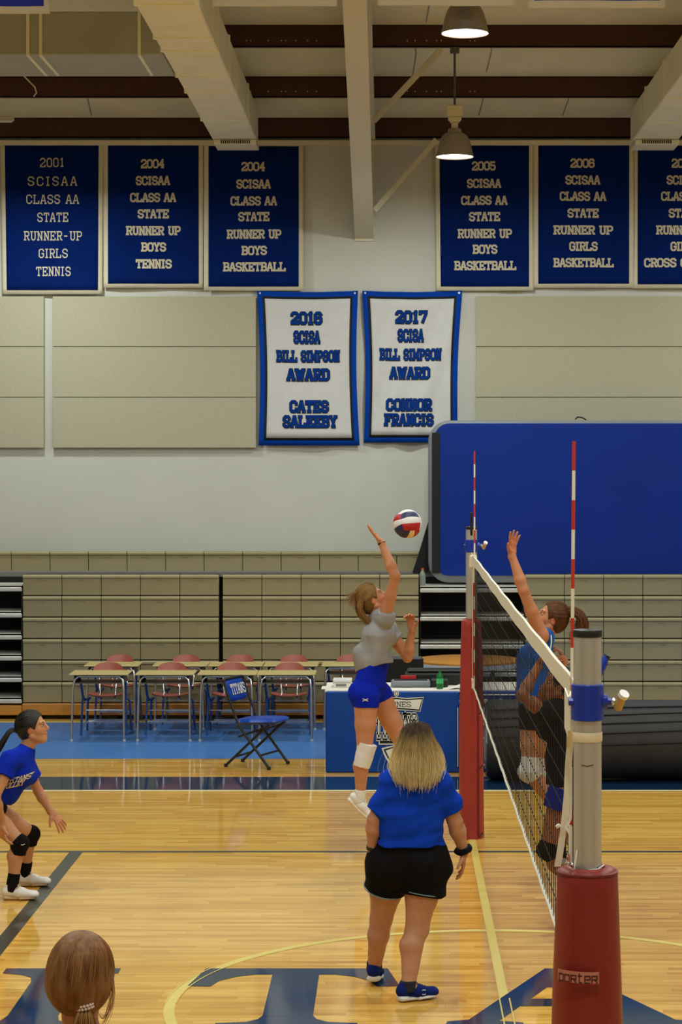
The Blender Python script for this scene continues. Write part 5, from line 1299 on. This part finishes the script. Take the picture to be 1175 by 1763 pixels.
    strands('flyaway_hair', gs, 130, hm, hb, org, .0009, .026, seed=9)
    # wrist things and shoes
    W_, E = J['wrR'], J['elR']; dr = nrm(W_-E)
    s = SDF(.004); u = nrm(np.cross(dr, V(0,1,0))); v = np.cross(dr, u); c0 = W_-dr*.012
    for i in range(14):
        t = i*2*math.pi/14; t2 = t+.45; s.cap(c0+(u*math.cos(t)+v*math.sin(t))*.036, c0+(u*math.cos(t2)+v*math.sin(t2))*.036, .0145+.003*(i % 2), .0145, .006)
    sdf_obj('scrunchie', s, cloth('scrunchie_black', (16,16,20)), b, org)
    W_, E = J['wrL'], J['elL']; dr = nrm(W_-E); band('watch', b, org, W_-dr*.02, W_+dr*.002, .034, .033, mat('watch_black', (18,18,20), .35))
    bl = cloth('shoe_navy', (18,36,110)); wt = mat('sole_white', (228,228,230), .5)
    for a, up in (('R', V(0,0,1)), ('L', V(0,.12,1))):
        An = J['an'+a]; To = J['to'+a]; band('sock', b, org, An-V(0,0,.03), An+V(0,0,.028), .046, .044, mat('sock_dark', (20,24,44), .8))
        o, sa = shoe(b, org, An+(V(0,0,-.005)), To, up, None, bl, wt, mat('lace_navy', (14,20,60), .7))
        if a == 'R':
            for k in (-1, 1): MB().tube([Vector(sa(.046, .075+k*.0+.012*math.sin(t), .045+k*.007+k*.006*math.cos(t))-org) for t in (-1,-.4,.2,.8,1.2)], .002, 5).build('shoe_mark', wt, o)
    return b
coach()

# ---------------------------------------------------------------- 2. the hitter in the grey shirt
def hitter():
    Y = 16.0; org = np.array(P(630, 1400, Y)); org[2] = PP(630,1408,Y)[2]
    J = dict(pel=PP(636,1186,Y), wai=PP(644,1142,Y), che=PP(650,1092,Y), nek=PP(652,1054,Y), hed=PP(641,1031,Y),
             shR=PP(663,1064,Y-.10), elR=PP(681,992,Y-.20), wrR=PP(657,934,Y-.16), shL=PP(668,1082,Y+.17), elL=PP(702,1132,Y+.20), wrL=PP(710,1084,Y+.14),
             hiR=PP(631,1200,Y-.09), knR=PP(628,1294,Y-.11), anR=PP(620,1372,Y-.08), toR=PP(634,1398,Y-.08), hiL=PP(652,1196,Y+.09), knL=PP(695,1284,Y+.12), anL=PP(688,1370,Y+.16), toL=PP(709,1393,Y+.16), fwd=V(1,.25,0))
    skin = (196,136,102); hd = (nrm(V(.85,.12,.52)), nrm(V(-.52,0,.85)))
    hands = {'R': dict(d=V(-.66,.05,.74), pal=V(.74,.1,.66), curl=.10, thumb=1, sz=.98, spread=.07), 'L': dict(d=V(-.15,-.15,1), pal=V(-.5,-1,0), curl=.62, thumb=1, sz=.95, spread=.10)}
    b, at, A = person(org, J, skin, 'person jumping to hit the ball in grey t-shirt, blue shorts and white kneepad', thick=1.0, m=1.03, hands=hands, hd=hd, brow=(70,50,34))
    sh = nrm(J['shR']-J['shL'])
    B_ = b_sdf[0]; s = SDF(.005); s.wear(B_, ('torso',), .014)
    for a in ('R', 'L'):
        S_, E = J['sh'+a], J['el'+a]; dr = nrm(E-S_); s.wear(B_, ('arm'+a,), .010, (dr, S_+dr*(.035 if a == 'R' else .09)))
        s.cone(S_-dr*.02, S_+dr*(.040 if a == 'R' else .10), .054, .059 if a == 'L' else .054, .02)
    s.cap(J['wai']+V(-.03,0,.04), J['che']+V(0,0,-.04), .100, .09, .05, side=sh, w=1.28)
    s.cap(PP(622,1124,Y-.05), PP(622,1124,Y+.07), .055, .055, .04); s.cap(PP(632,1140,Y-.04), PP(632,1140,Y+.06), .085, .085, .03); s.cap(PP(662,1140,Y-.05), PP(662,1140,Y+.07), .060, .060, .03)
    s.warp(.006, 20, 6, (1,1,.6)); s.cut(nrm(V(.28,0,-1)), PP(640,1147,Y)); s.cap(J['nek']+V(0,0,.02), J['hed'], .050, .06, .005, op='s')
    sdf_obj('t_shirt', s, cloth('grey_shirt', (150,150,156)), b, org)
    s = SDF(.005); cw = (V(-.15,0,1), PP(640,1141,Y)); s.wear(B_, ('torso',), .008, cw)
    s.cone(PP(643,1141,Y), PP(638,1180,Y), .088, .108, .03, side=sh, w=1.32)
    for a in ('R', 'L'):
        H, K = J['hi'+a], J['kn'+a]; dr = nrm(K-H); s.wear(B_, ('leg'+a,), .007, (dr, H+dr*(.075 if a == 'R' else .05)))
    s.warp(.0018, 20, 7)
    so = sdf_obj('spandex_shorts', s, cloth('royal_shorts', (10,34,176)), b, org)
    mk = MB(); c0 = J['hiR']+V(0,-.103,.0)+V(-.005,0,-.01)
    for k in (-1, 1): mk.tube([Vector(c0+V(.020*x, -.0045, k*(.003+.006*abs(x)**2))-org) for x in (-1,-.6,-.2,.2,.6,1)], .0024, 5)
    mk.build('shorts_mark', M['white'], so)
    K = J['knR']; band('kneepad', b, org, PP(633,1280,Y-.11), PP(623,1320,Y-.11), .073, .062, cloth('kneepad_white', (222,220,222)), bulge=0, warp=.0007)
    K2 = J['knL']; dr = nrm(J['anL']-K2); band('kneepad', b, org, K2-dr*.08, K2+dr*.08, .068, .060, cloth('kneepad_white', (222,220,222)))
    wm = mat('shoe_white', (226,222,220), .6, noise=.04)
    for a in ('R', 'L'):
        An = J['an'+a]; dr = nrm(J['kn'+a]-An); band('sock', b, org, An-dr*.04, An+dr*.055, .043, .042, cloth('sock_white', (225,224,224)))
        f_ = V(.72,0,-.70) if a == 'R' else V(.8,0,-.6); up = nrm(V(.70,0,.72)) if a == 'R' else nrm(V(.6,0,.8))
        shoe(b, org, An-dr*.01, An+f_*.1, up, None, wm, mat('sole_cream', (222,214,200), .5), M['white'])
    W_, E = J['wrR'], J['elR']; dr = nrm(W_-E); band('wristband', b, org, W_-dr*.012, W_-dr*.0, .030, .030, M['black'])
    hm = hair_mat('hair_brown', (150,112,62), (92,64,34))
    s = hair_cap(at, A, 1.0, front=.0, thick=.012); hb = sdf_obj('hair', s, hm, b, org)
    comb(at, V(0,-1,-.1), hm, hb, org, th=.014, seed=2, front=.85)
    gs = []
    for i in range(14):
        t = i/13; x = .07*math.cos(t*math.pi); st = at(x, -.02-.05*math.sin(t*math.pi), .085)
        gs.append(smooth_guide([st, at(x*1.3, -.10, .03-.02*math.sin(t*7)), at(x*1.4, -.13, -.03), at(x*1.2,-.125,-.10), at(x*.9, -.095-.02*math.sin(t*9), -.15-.03*math.sin(t*5))], 9))
    strands('loose_hair', gs, 420, hm, hb, org, .0018, .013, seed=5)
    gs = [smooth_guide([at(q*.03,-.06,.09), at(q*.04,-.10,.10), at(q*.05,-.135,.085+.04*k), at(q*.06,-.16,.05+.05*k)], 7) for q in (-1,1) for k in (-1,0,1)]
    strands('flying_hair', gs, 150, hm, hb, org, .0011, .016, seed=6)
    return b
hitter()

# ---------------------------------------------------------------- 3. the crouching player at the frame edge
def croucher():
    Y = 14.75; org = V(-2.68, 14.8, 0)
    J = dict(pel=PP(-22,1386,Y), wai=PP(6,1356,Y), che=PP(30,1322,Y), nek=PP(44,1292,Y), hed=PP(57,1252,Y),
             shR=PP(18,1308,Y-.17), elR=PP(-8,1372,Y-.26), wrR=PP(4,1420,Y-.16), shL=PP(42,1312,Y+.17), elL=PP(66,1362,Y+.22), wrL=PP(89,1399,Y+.20),
             hiR=PP(-26,1394,Y-.09), knR=PP(34,1452,Y-.13), anR=PP(21,1520,Y-.14), toR=PP(50,1540,Y-.14), hiL=PP(-16,1392,Y+.10), knL=PP(53,1436,Y+.26), anL=PP(43,1494,Y+.32), toL=PP(66,1512,Y+.32), fwd=nrm(V(.75,0,-.5)))
    J['anR'][2] = .095; J['anL'][2] = .095
    skin = (192,138,102); hd = (nrm(V(.96,-.10,.16)), nrm(V(-.16,0,1)))
    hands = {'R': dict(d=V(.25,-.1,-1), pal=V(1,.2,.2), curl=.4, thumb=1, sz=.95), 'L': dict(d=V(.62,-.1,-.72), pal=V(.6,-.6,.5)*-1, curl=.18, thumb=-1, sz=.95, spread=.2)}
    b, at, A = person(org, J, skin, 'person crouching in blue jersey with black ponytail, black kneepads and white shoes', thick=.92, m=.93, hands=hands, hd=hd, sz=.97, brow=(24,18,16), lips=(176,104,92))
    sh = nrm(J['shR']-J['shL']); B_ = b_sdf[0]; s = SDF(.0048); s.wear(B_, ('torso',), .013)
    for a in ('R', 'L'):
        S_, E = J['sh'+a], J['el'+a]; dr = nrm(E-S_); s.wear(B_, ('arm'+a,), .012, (dr, S_+dr*.11)); s.cone(S_-dr*.02, S_+dr*.12, .056, .068, .02)
    ax = nrm(J['wai']-J['nek']); s.cap(J['wai']+V(0,0,-.03), J['che']+V(.0,0,-.05), .10, .10, .04, side=sh, w=1.25)
    s.warp(.0045, 17, 11, (1.4,1,1)); s.cut(nrm(J['pel']-J['wai']), PP(-2,1362,Y)+V(0,0,-.02))
    s.cone(J['nek']+V(.01,0,-.055), J['hed'], .035, .075, .004, op='s')
    js = sdf_obj('jersey', s, cloth('jersey_blue', (10,42,180)), b, org)
    # two lines of lettering low on the side of the jersey
    for tx, px, py, w_ in (('TITANS', 33, 1341, 44), ('VOLLEY', 22, 1352, 44)):
        mb = MB(); u0 = nrm(V(1,-.45,.22)); v0 = nrm(V(.42,-.3,1)); c0 = PP(px, py, Y-.155)
        dep = bpy.context.evaluated_depsgraph_get(); dep.update()
        def fn(u, v):
            p = c0+u0*u+v0*v; o_ = Vector(p-org)-Vector((0,.3,0))*1.0
            ok, loc, nn, _ = js.ray_cast(o_, Vector((0,1,0)))
            return (loc+nn*.003) if ok else Vector(p-org)
        text_mb(mb, tx, w_/252*.9, .042, fn, 1.3, 1.3).build('lettering', mat('jersey_letters', (214,200,178), .7), js)
    s = SDF(.005); s.wear(B_, ('torso',), .008, (J['wai']-J['pel'], J['wai']))
    for a in ('R', 'L'): H, K = J['hi'+a], J['kn'+a]; dr = nrm(K-H); s.wear(B_, ('leg'+a,), .008, (dr, H+dr*.08))
    sdf_obj('shorts', s, cloth('black_shorts', (16,16,22)), b, org)
    for a in ('R', 'L'):
        K, An, H = J['kn'+a], J['an'+a], J['hi'+a]; d1 = nrm(An-K); bl = cloth('kneepad_black', (14,14,17))
        s = SDF(.0045); s.cone(K-nrm(H-K)*-.035, K+nrm(H-K)*.0, .058, .060, .01); s.cone(K-d1*.01, K+d1*.075, .060, .053, .01); s.ell(K+V(.008,0,0), V(.060,.058,.062), None, .01); s.cut(nrm(H-K), K+nrm(H-K)*.038)
        kp = sdf_obj('kneepad', s, bl, b, org)
        if a == 'R':
            p = K+V(.032,-.056,.0); MB().tube([Vector(p+V(.014*x,-.002,.004*x*x+.003*x)-org) for x in (-1,-.5,0,.5,1)], .0022, 5).build('kneepad_mark', M['white'], kp)
        d2 = nrm(K-An); band('sock', b, org, An-d2*.04, An+d2*.085, .041, .042, cloth('sock_black', (14,14,17)))
        shoe(b, org, An-V(0,0,.018), An+V(.10,-.0,-.0), V(0,0,1), None, mat('shoe_white', (226,222,220), .6), mat('sole_tan', (196,160,120), .5), M['white'])
    hm = hair_mat('hair_black', (26,22,22), (14,12,12), spec=.5)
    s = hair_cap(at, A, .97, front=.0, thick=.010); hb = sdf_obj('hair', s, hm, b, org)
    comb(at, V(0,-1,-.2), hm, hb, org, th=.0115, seed=3, front=1.0)
    tie = at(0,-.118,-.005)
    end = PP(-18,1312,Y)
    gs = [smooth_guide([tie+V(0,q*.006,k*.006), tie+V(-.05,q*.02,-.01+k*.012), (tie+end)/2+V(-.01,q*.025,.012+k*.022), end+V(0,q*.018,k*.02)], 9) for q in (-1,0,1) for k in (-1,0,1)]
    strands('ponytail', gs, 420, hm, hb, org, .0022, .006, seed=8, taper=.2)
    band('hair_tie', hb, org, tie+V(.008,0,.0), tie+V(-.012,0,-.003), .018, .018, M['black'])
    return b
croucher()

# ---------------------------------------------------------------- 4. the blocker in the blue tank top
def blocker():
    Y = 14.9; org = PP(935,1470,Y)
    J = dict(pel=PP(919,1222,Y), wai=PP(920,1180,Y), che=PP(926,1130,Y), nek=PP(940,1092,Y), hed=PP(950,1064,Y),
             shL=PP(932,1094,Y-.14), elL=PP(902,1017,Y-.22), wrL=PP(882,956,Y-.20), shR=PP(930,1108,Y+.15), elR=PP(952,1172,Y+.24), wrR=PP(972,1138,Y+.10),
             hiL=PP(919,1234,Y-.09), knL=PP(913,1328,Y-.12), anL=PP(968,1405,Y-.10), toL=PP(985,1430,Y-.10), hiR=PP(923,1234,Y+.09), knR=PP(922,1328,Y+.12), anR=PP(972,1410,Y+.14), toR=PP(990,1435,Y+.14), fwd=V(-1,-.1,0))
    skin = (196,134,100); hd = (nrm(V(-.92,-.10,.38)), nrm(V(.38,0,.92)))
    hands = {'L': dict(d=V(.10,.05,1), pal=V(-.7,.7,.1)*-1, curl=.12, thumb=-1, sz=1.02, spread=.20), 'R': dict(d=V(-.4,-.1,.9), pal=V(-1,0,0), curl=.9, thumb=1, sz=.95)}
    b, at, A = person(org, J, skin, 'person jumping at the net in light blue tank top, one arm straight up', thick=.98, m=1.03, hands=hands, hd=hd, brow=(70,44,28))
    sh = nrm(J['shR']-J['shL'])
    B_ = b_sdf[0]; s = SDF(.005); s.wear(B_, ('torso',), .011)
    s.cap(J['wai']+V(-.03,0,-.02), J['che']+V(-.05,0,-.04), .10, .09, .04, side=sh, w=1.25)
    s.cap(J['nek']+V(.03,-.06,-.02), J['che']+V(.04,-.08,0), .030, .05, .02); s.cap(J['nek']+V(.03,.06,-.02), J['che']+V(.04,.08,0), .030, .05, .02)
    s.warp(.0045, 18, 15, (1.2,1,.6)); s.cut(V(.05,0,-1), PP(918,1212,Y)); s.ell(J['shL']+V(-.03,-.04,-.01), V(.075,.10,.095), None, .015, 's'); s.ell(J['shR']+V(-.03,.04,0), V(.075,.10,.10), None, .015, 's')
    s.ell(J['nek']+V(-.02,0,.03), V(.075,.065,.08), None, .01, 's')
    tk = sdf_obj('tank_top', s, cloth('tank_blue', (30,98,200)), b, org)
    MB().tube([Vector(x-org) for x in smooth_guide([PP(946,1085,Y-.12), PP(950,1100,Y-.16), PP(948,1118,Y-.165), PP(940,1134,Y-.165)], 8)], .005, 6).build('bra_strap', M['white'], b)
    s = SDF(.005); s.wear(B_, ('torso',), .008, (V(0,0,1), J['wai']))
    for a in ('R', 'L'): H, K = J['hi'+a], J['kn'+a]; dr = nrm(K-H); s.wear(B_, ('leg'+a,), .008, (dr, H+dr*.09))
    sdf_obj('spandex_shorts', s, cloth('black_shorts', (16,16,22)), b, org)
    for a in ('R', 'L'):
        K, An, H = J['kn'+a], J['an'+a], J['hi'+a]; d1 = nrm(An-K); d0 = nrm(H-K)
        s = SDF(.0045); s.cone(K+d0*.10, K, .068, .070, .01); s.cone(K, K+d1*.06, .068, .062, .015); s.ell(K+V(-.008,0,-.005), V(.078,.07,.072), None, .015)
        sdf_obj('kneepad', s, cloth('kneepad_white', (222,220,222)), b, org)
        d2 = nrm(K-An); band('sock', b, org, An-d2*.04, An+d2*.06, .042, .042, cloth('sock_white', (225,224,224)))
        shoe(b, org, An, An+V(.06,0,-.1), nrm(V(-.85,0,-.5))*-1, None, mat('shoe_white', (226,222,220), .6), mat('sole_cream', (222,214,200), .5), M['white'])
    hm = hair_mat('hair_auburn', (110,68,36), (66,38,20))
    s = hair_cap(at, A, 1.0, front=.0, thick=.010); hb = sdf_obj('hair', s, hm, b, org)
    comb(at, V(0,-1,.35), hm, hb, org, th=.0115, seed=4, front=1.0)
    tie = PP(973,1051,Y); s = SDF(.004)
    for i in range(12): t = i*.5236; t2 = t+.52; s.cap(tie+V(.006*math.sin(3*t),.024*math.cos(t),.024*math.sin(t)), tie+V(0,.024*math.cos(t2),.024*math.sin(t2)), .011+.003*(i % 2), .011, .005)
    sdf_obj('scrunchie', s, mat('scrunchie_print', (70,70,74), .8, noise=.9, nscale=70), hb, org)
    gs = [smooth_guide([tie+V(-.01,q*.01,k*.01), PP(990,1052,Y)+V(0,q*.03,k*.018), PP(1004,1066,Y)+V(k*.014,q*.045,0), PP(1000,1088,Y)+V(k*.025,q*.04,0), PP(990,1100,Y)+V(k*.02,q*.03,0)], 10) for q in (-1,0,1) for k in (-1,0,1)]
    strands('ponytail', gs, 900, hm, hb, org, .0026, .016, seed=12, taper=.25)
    return b
blocker()

# ---------------------------------------------------------------- 5. the blocker in black
def blocker_black():
    Y = 13.6; org = PP(960,1560,Y)
    J = dict(pel=PP(978,1352,Y), wai=PP(975,1302,Y), che=PP(967,1252,Y), nek=PP(965,1212,Y), hed=PP(967,1179,Y),
             shL=PP(938,1228,Y-.15), elL=PP(899,1197,Y-.20), wrL=PP(928,1146,Y-.10), shR=PP(962,1228,Y+.14), elR=PP(936,1200,Y+.16), wrR=PP(952,1162,Y+.06),
             hiL=PP(972,1366,Y-.09), knL=PP(944,1462,Y-.10), anL=PP(998,1535,Y-.08), toL=PP(1018,1556,Y-.08), hiR=PP(980,1366,Y+.09), knR=PP(956,1466,Y+.12), anR=PP(1008,1540,Y+.12), toR=PP(1026,1560,Y+.12), fwd=V(-1,-.1,0))
    J['elL'] = J['elL']; skin = (152,92,60); hd = (nrm(V(-.95,.2,.2)), nrm(V(.2,0,1)))
    hands = {'L': dict(d=V(.35,.1,.9), pal=V(-1,.2,.3), curl=.25, thumb=-1, sz=.98, spread=.15), 'R': dict(d=V(.45,-.1,.9), pal=V(-.6,-.6,.3), curl=1.0, thumb=1, sz=1.0)}
    b, at, A = person(org, J, skin, 'person in black t-shirt and blue shorts behind the net with bent raised arms', thick=.95, m=1.0, hands=hands, hd=hd, sz=.95, brow=(26,18,14), lips=(120,66,52))
    sh = nrm(J['shR']-J['shL'])
    B_ = b_sdf[0]; s = SDF(.005); s.wear(B_, ('torso',), .015)
    for a in ('R', 'L'):
        S_, E = J['sh'+a], J['el'+a]; dr = nrm(E-S_); s.cap(J['nek']*.5+J['che']*.5, S_, .08, .062, .03); s.cone(S_-dr*.02, S_+dr*.05, .062, .066, .02)
    s.cap(J['wai'], J['pel'], .125, .13, .03, side=sh, w=1.25); s.warp(.005, 18, 21); s.cut(V(0,0,-1), PP(962,1350,Y)); s.cap(J['nek'], J['hed'], .05, .06, .005, op='s')
    sdf_obj('t_shirt', s, cloth('black_shirt', (18,17,22)), b, org)
    s = SDF(.005); s.wear(B_, ('torso',), .010, (V(0,0,1), J['wai']))
    for a in ('R', 'L'): H, K = J['hi'+a], J['kn'+a]; dr = nrm(K-H); s.cone(H-dr*.03, H+dr*.105, .105, .108, .02)
    sdf_obj('shorts', s, cloth('navy_shorts', (20,34,140)), b, org)
    for a in ('R', 'L'):
        K, An, H = J['kn'+a], J['an'+a], J['hi'+a]; d1 = nrm(An-K); d0 = nrm(H-K)
        s = SDF(.0045); s.cone(K+d0*.05, K, .060, .062, .01); s.cone(K, K+d1*.06, .062, .055, .015); s.ell(K+V(-.008,0,-.005), V(.066,.062,.064), None, .015)
        sdf_obj('kneepad', s, cloth('kneepad_black', (14,14,17)), b, org)
        d2 = nrm(K-An); band('sock', b, org, An-d2*.04, An+d2*.08, .042, .042, cloth('sock_black', (14,14,17)))
        shoe(b, org, An, An+V(.06,0,-.1), nrm(V(-.85,0,-.5))*-1, None, mat('shoe_black', (24,24,28), .6), mat('sole_white', (228,228,230), .5), M['white'])
    hm = hair_mat('hair_dark_brown', (48,28,20), (26,16,12)); s = hair_cap(at, A, .95, front=.008, thick=.012); hb = sdf_obj('hair', s, hm, b, org)
    tie = at(0,-.11,.03); gs = [smooth_guide([tie+V(0,q*.008,k*.008), tie+V(.03,q*.02,-.03), tie+V(.03,q*.02,-.10), tie+V(.01,q*.015,-.17)], 8) for q in (-1,0,1) for k in (-1,1)]
    strands('ponytail', gs, 220, hm, hb, org, .0024, .006, seed=14)
    return b
blocker_black()

# ---------------------------------------------------------------- 6. the spectator's head in the low corner
def spectator():
    Y = 5.75; px = 141; x0 = (px-CX)*Y/F; c = PP(140,1682,Y+.005)
    org = V(x0, Y, 0); B = lambda x, y, z: V(x0+x, Y+y, z)
    ht = c[2]
    J = dict(pel=B(0,0,ht-.66), wai=B(0,0,ht-.50), che=B(0,.0,ht-.33), nek=B(.004,-.01,ht-.165), hed=c,
             shR=B(.15,0,ht-.215), elR=B(.19,-.03,ht-.49), wrR=B(.20,.05,ht-.72), shL=B(-.15,0,ht-.215), elL=B(-.19,-.03,ht-.49), wrL=B(-.20,.05,ht-.72),
             hiR=B(.09,0,ht-.72), knR=B(.09,.01,.46), anR=B(.10,-.01,.085), toR=B(.11,.12,.05), hiL=B(-.09,0,ht-.72), knL=B(-.09,.01,.46), anL=B(-.10,-.01,.085), toL=B(-.11,.12,.05), fwd=V(0,1,0))
    skin = (196,140,116); hd = (nrm(V(.12,1,-.02)), V(.06,0,1))
    hands = {'R': dict(d=V(0,.1,-1), pal=V(-1,0,0), curl=.3, thumb=-1), 'L': dict(d=V(0,.1,-1), pal=V(1,0,0), curl=.3, thumb=1)}
    b, at, A = person(org, J, skin, 'person seen from behind, brown hair in a low ponytail with a beaded tie', thick=.92, m=.92, hands=hands, hd=hd, h=.0055, sz=.92, face=True)
    B_ = b_sdf[0]; s = SDF(.006); s.wear(B_, ('torso',), .010)
    for a in ('R', 'L'):
        S_, E = J['sh'+a], J['el'+a]; s.cap(J['nek']*.5+J['che']*.5, S_, .07, .055, .03); s.cap(J['nek']-V(0,0,.035), S_, .048, .052, .02); s.cone(S_, S_+nrm(E-S_)*.18, .056, .066, .02)
    s.cut(V(0,0,-1), J['pel']); s.cone(J['nek']-V(0,0,.03), J['hed'], .052, .085, .004, op='s')
    m = mat('speckled_top', (26,24,40), .8); nt = m.node_tree; vo = nt.nodes.new('ShaderNodeTexVoronoi'); vo.inputs['Scale'].default_value = 90
    tc = nt.nodes.new('ShaderNodeTexCoord'); nt.links.new(tc.outputs['Object'], vo.inputs['Vector']); rp = nt.nodes.new('ShaderNodeValToRGB'); rp.color_ramp.elements[0].position = .14; rp.color_ramp.elements[0].color = lin((150,110,110)); rp.color_ramp.elements[1].position = .2; rp.color_ramp.elements[1].color = lin((24,22,40))
    nt.links.new(vo.outputs['Distance'], rp.inputs[0]); nt.links.new(rp.outputs[0], nt.nodes['Principled BSDF'].inputs['Base Color'])
    sdf_obj('patterned_top', s, m, b, org)
    MB().tube([Vector(x-org) for x in smooth_guide([B(-.035,-.055,ht-.14), B(-.05,-.06,ht-.165), B(-.075,-.062,ht-.19)], 6)], .009, 6).build('pink_strap', mat('pink_strap', (196,160,176), .7), b)
    s = SDF(.006); s.cap(J['pel'], J['pel']+V(0,0,.03), .105, .105, .03, side=V(1,0,0), w=1.42)
    for a in ('R', 'L'): s.cap(J['hi'+a], J['kn'+a], .10, .07, .03); s.cone(J['kn'+a], J['an'+a]+V(0,0,.02), .068, .055, .02)
    sdf_obj('trousers', s, cloth('dark_trousers', (34,36,52)), b, org)
    for a in ('R', 'L'): shoe(b, org, J['an'+a]-V(0,0,.01), J['to'+a], V(0,0,1), None, mat('shoe_white', (226,222,220), .6), mat('sole_white', (228,228,230), .5), M['white'])
    hm = hair_mat('hair_brunette', (172,124,78), (92,56,34))
    # thick hair: rounded mass gathered to a low tie
    s = SDF(.005); s.ell(at(0,-.016,.020), V(.088,.104,.108)*1.0, A, .01); s.ell(at(0,-.03,-.02), V(.082,.085,.070), A, .03); s.ell(at(0,.12,-.05), V(.10,.09,.12), A, .02, 's')
    tie = PP(147,1733,Y-.085)
    s.cap(at(0,-.05,-.04), tie, .045, .016, .03); s.warp(.0012, 40, 5, (1,1,.15))
    hb = sdf_obj('hair', s, hm, b, org)
    gs = []
    def E(d): d = nrm(d); return at(d[0]*.0925, d[1]*.1085-.016, d[2]*.1125+.020)
    for i in range(25):
        a = math.radians(-205+230*i/24); dx, dy = math.cos(a), math.sin(a); g = []
        top = nrm(V(dx*.10, .28+dy*.05, 1)); mid = nrm(V(dx, dy*.9, .05)); low = nrm(V(dx*.42, -.62, -.72))
        for (p_, q_, n_) in ((top, mid, 7), (mid, low, 6)):
            w_ = math.acos(max(-1, min(1, float(p_.dot(q_)))))
            for k in range(n_):
                t = k/n_; g.append(E((math.sin((1-t)*w_)*p_+math.sin(t*w_)*q_)/max(math.sin(w_), 1e-3)))
        g.append((E(low)+tie*2)/3+V(0,-.006,0)); g.append(tie+V(0,0,.002)); gs.append(g)
    strands('combed_hair', gs, 2300, hm, hb, org, .0012, .003, seed=15, taper=.8)
    gs = [smooth_guide([at(.088,.0,.02), at(.096,-.03,-.04), at(.085,-.05,-.10), tie+V(.03,0,.01)], 8), smooth_guide([at(.09,.0,.02), at(.106,-.02,-.05), at(.09,-.03,-.11), at(.07,-.03,-.16)], 8)]
    strands('stray_hair', gs, 18, hm, hb, org, .0008, .003, seed=18)
    gs = [smooth_guide([tie+V(q*.008,k*.006,.0), tie+V(q*.02,-.02+k*.015,-.03), tie+V(q*.024,-.02+k*.02,-.09), tie+V(q*.012,-.01+k*.012,-.17)], 9) for q in (-1,-.3,.3,1) for k in (-1,1)]
    strands('ponytail', gs, 420, hair_mat('hair_ends', (176,132,82), (120,80,48)), hb, org, .0018, .004, seed=16)
    mb = MB()
    for row in range(2):
        for i in range(16):
            t = i*2*math.pi/16+row*.2; p = Vector(tie+V(.021*math.cos(t), .021*math.sin(t), .005-.008*row+.004*math.cos(t))-org)
            mb.lathe([(.0001,-.0042),(.003,-.003),(.0042,0),(.003,.003),(.0001,.0042)], p, 8)
    bd = mb.build('beaded_hair_tie', mat('beads_pearl', (222,206,206), .3), hb, True)
    bd['kind'] = 'stuff'
    return b
spectator()
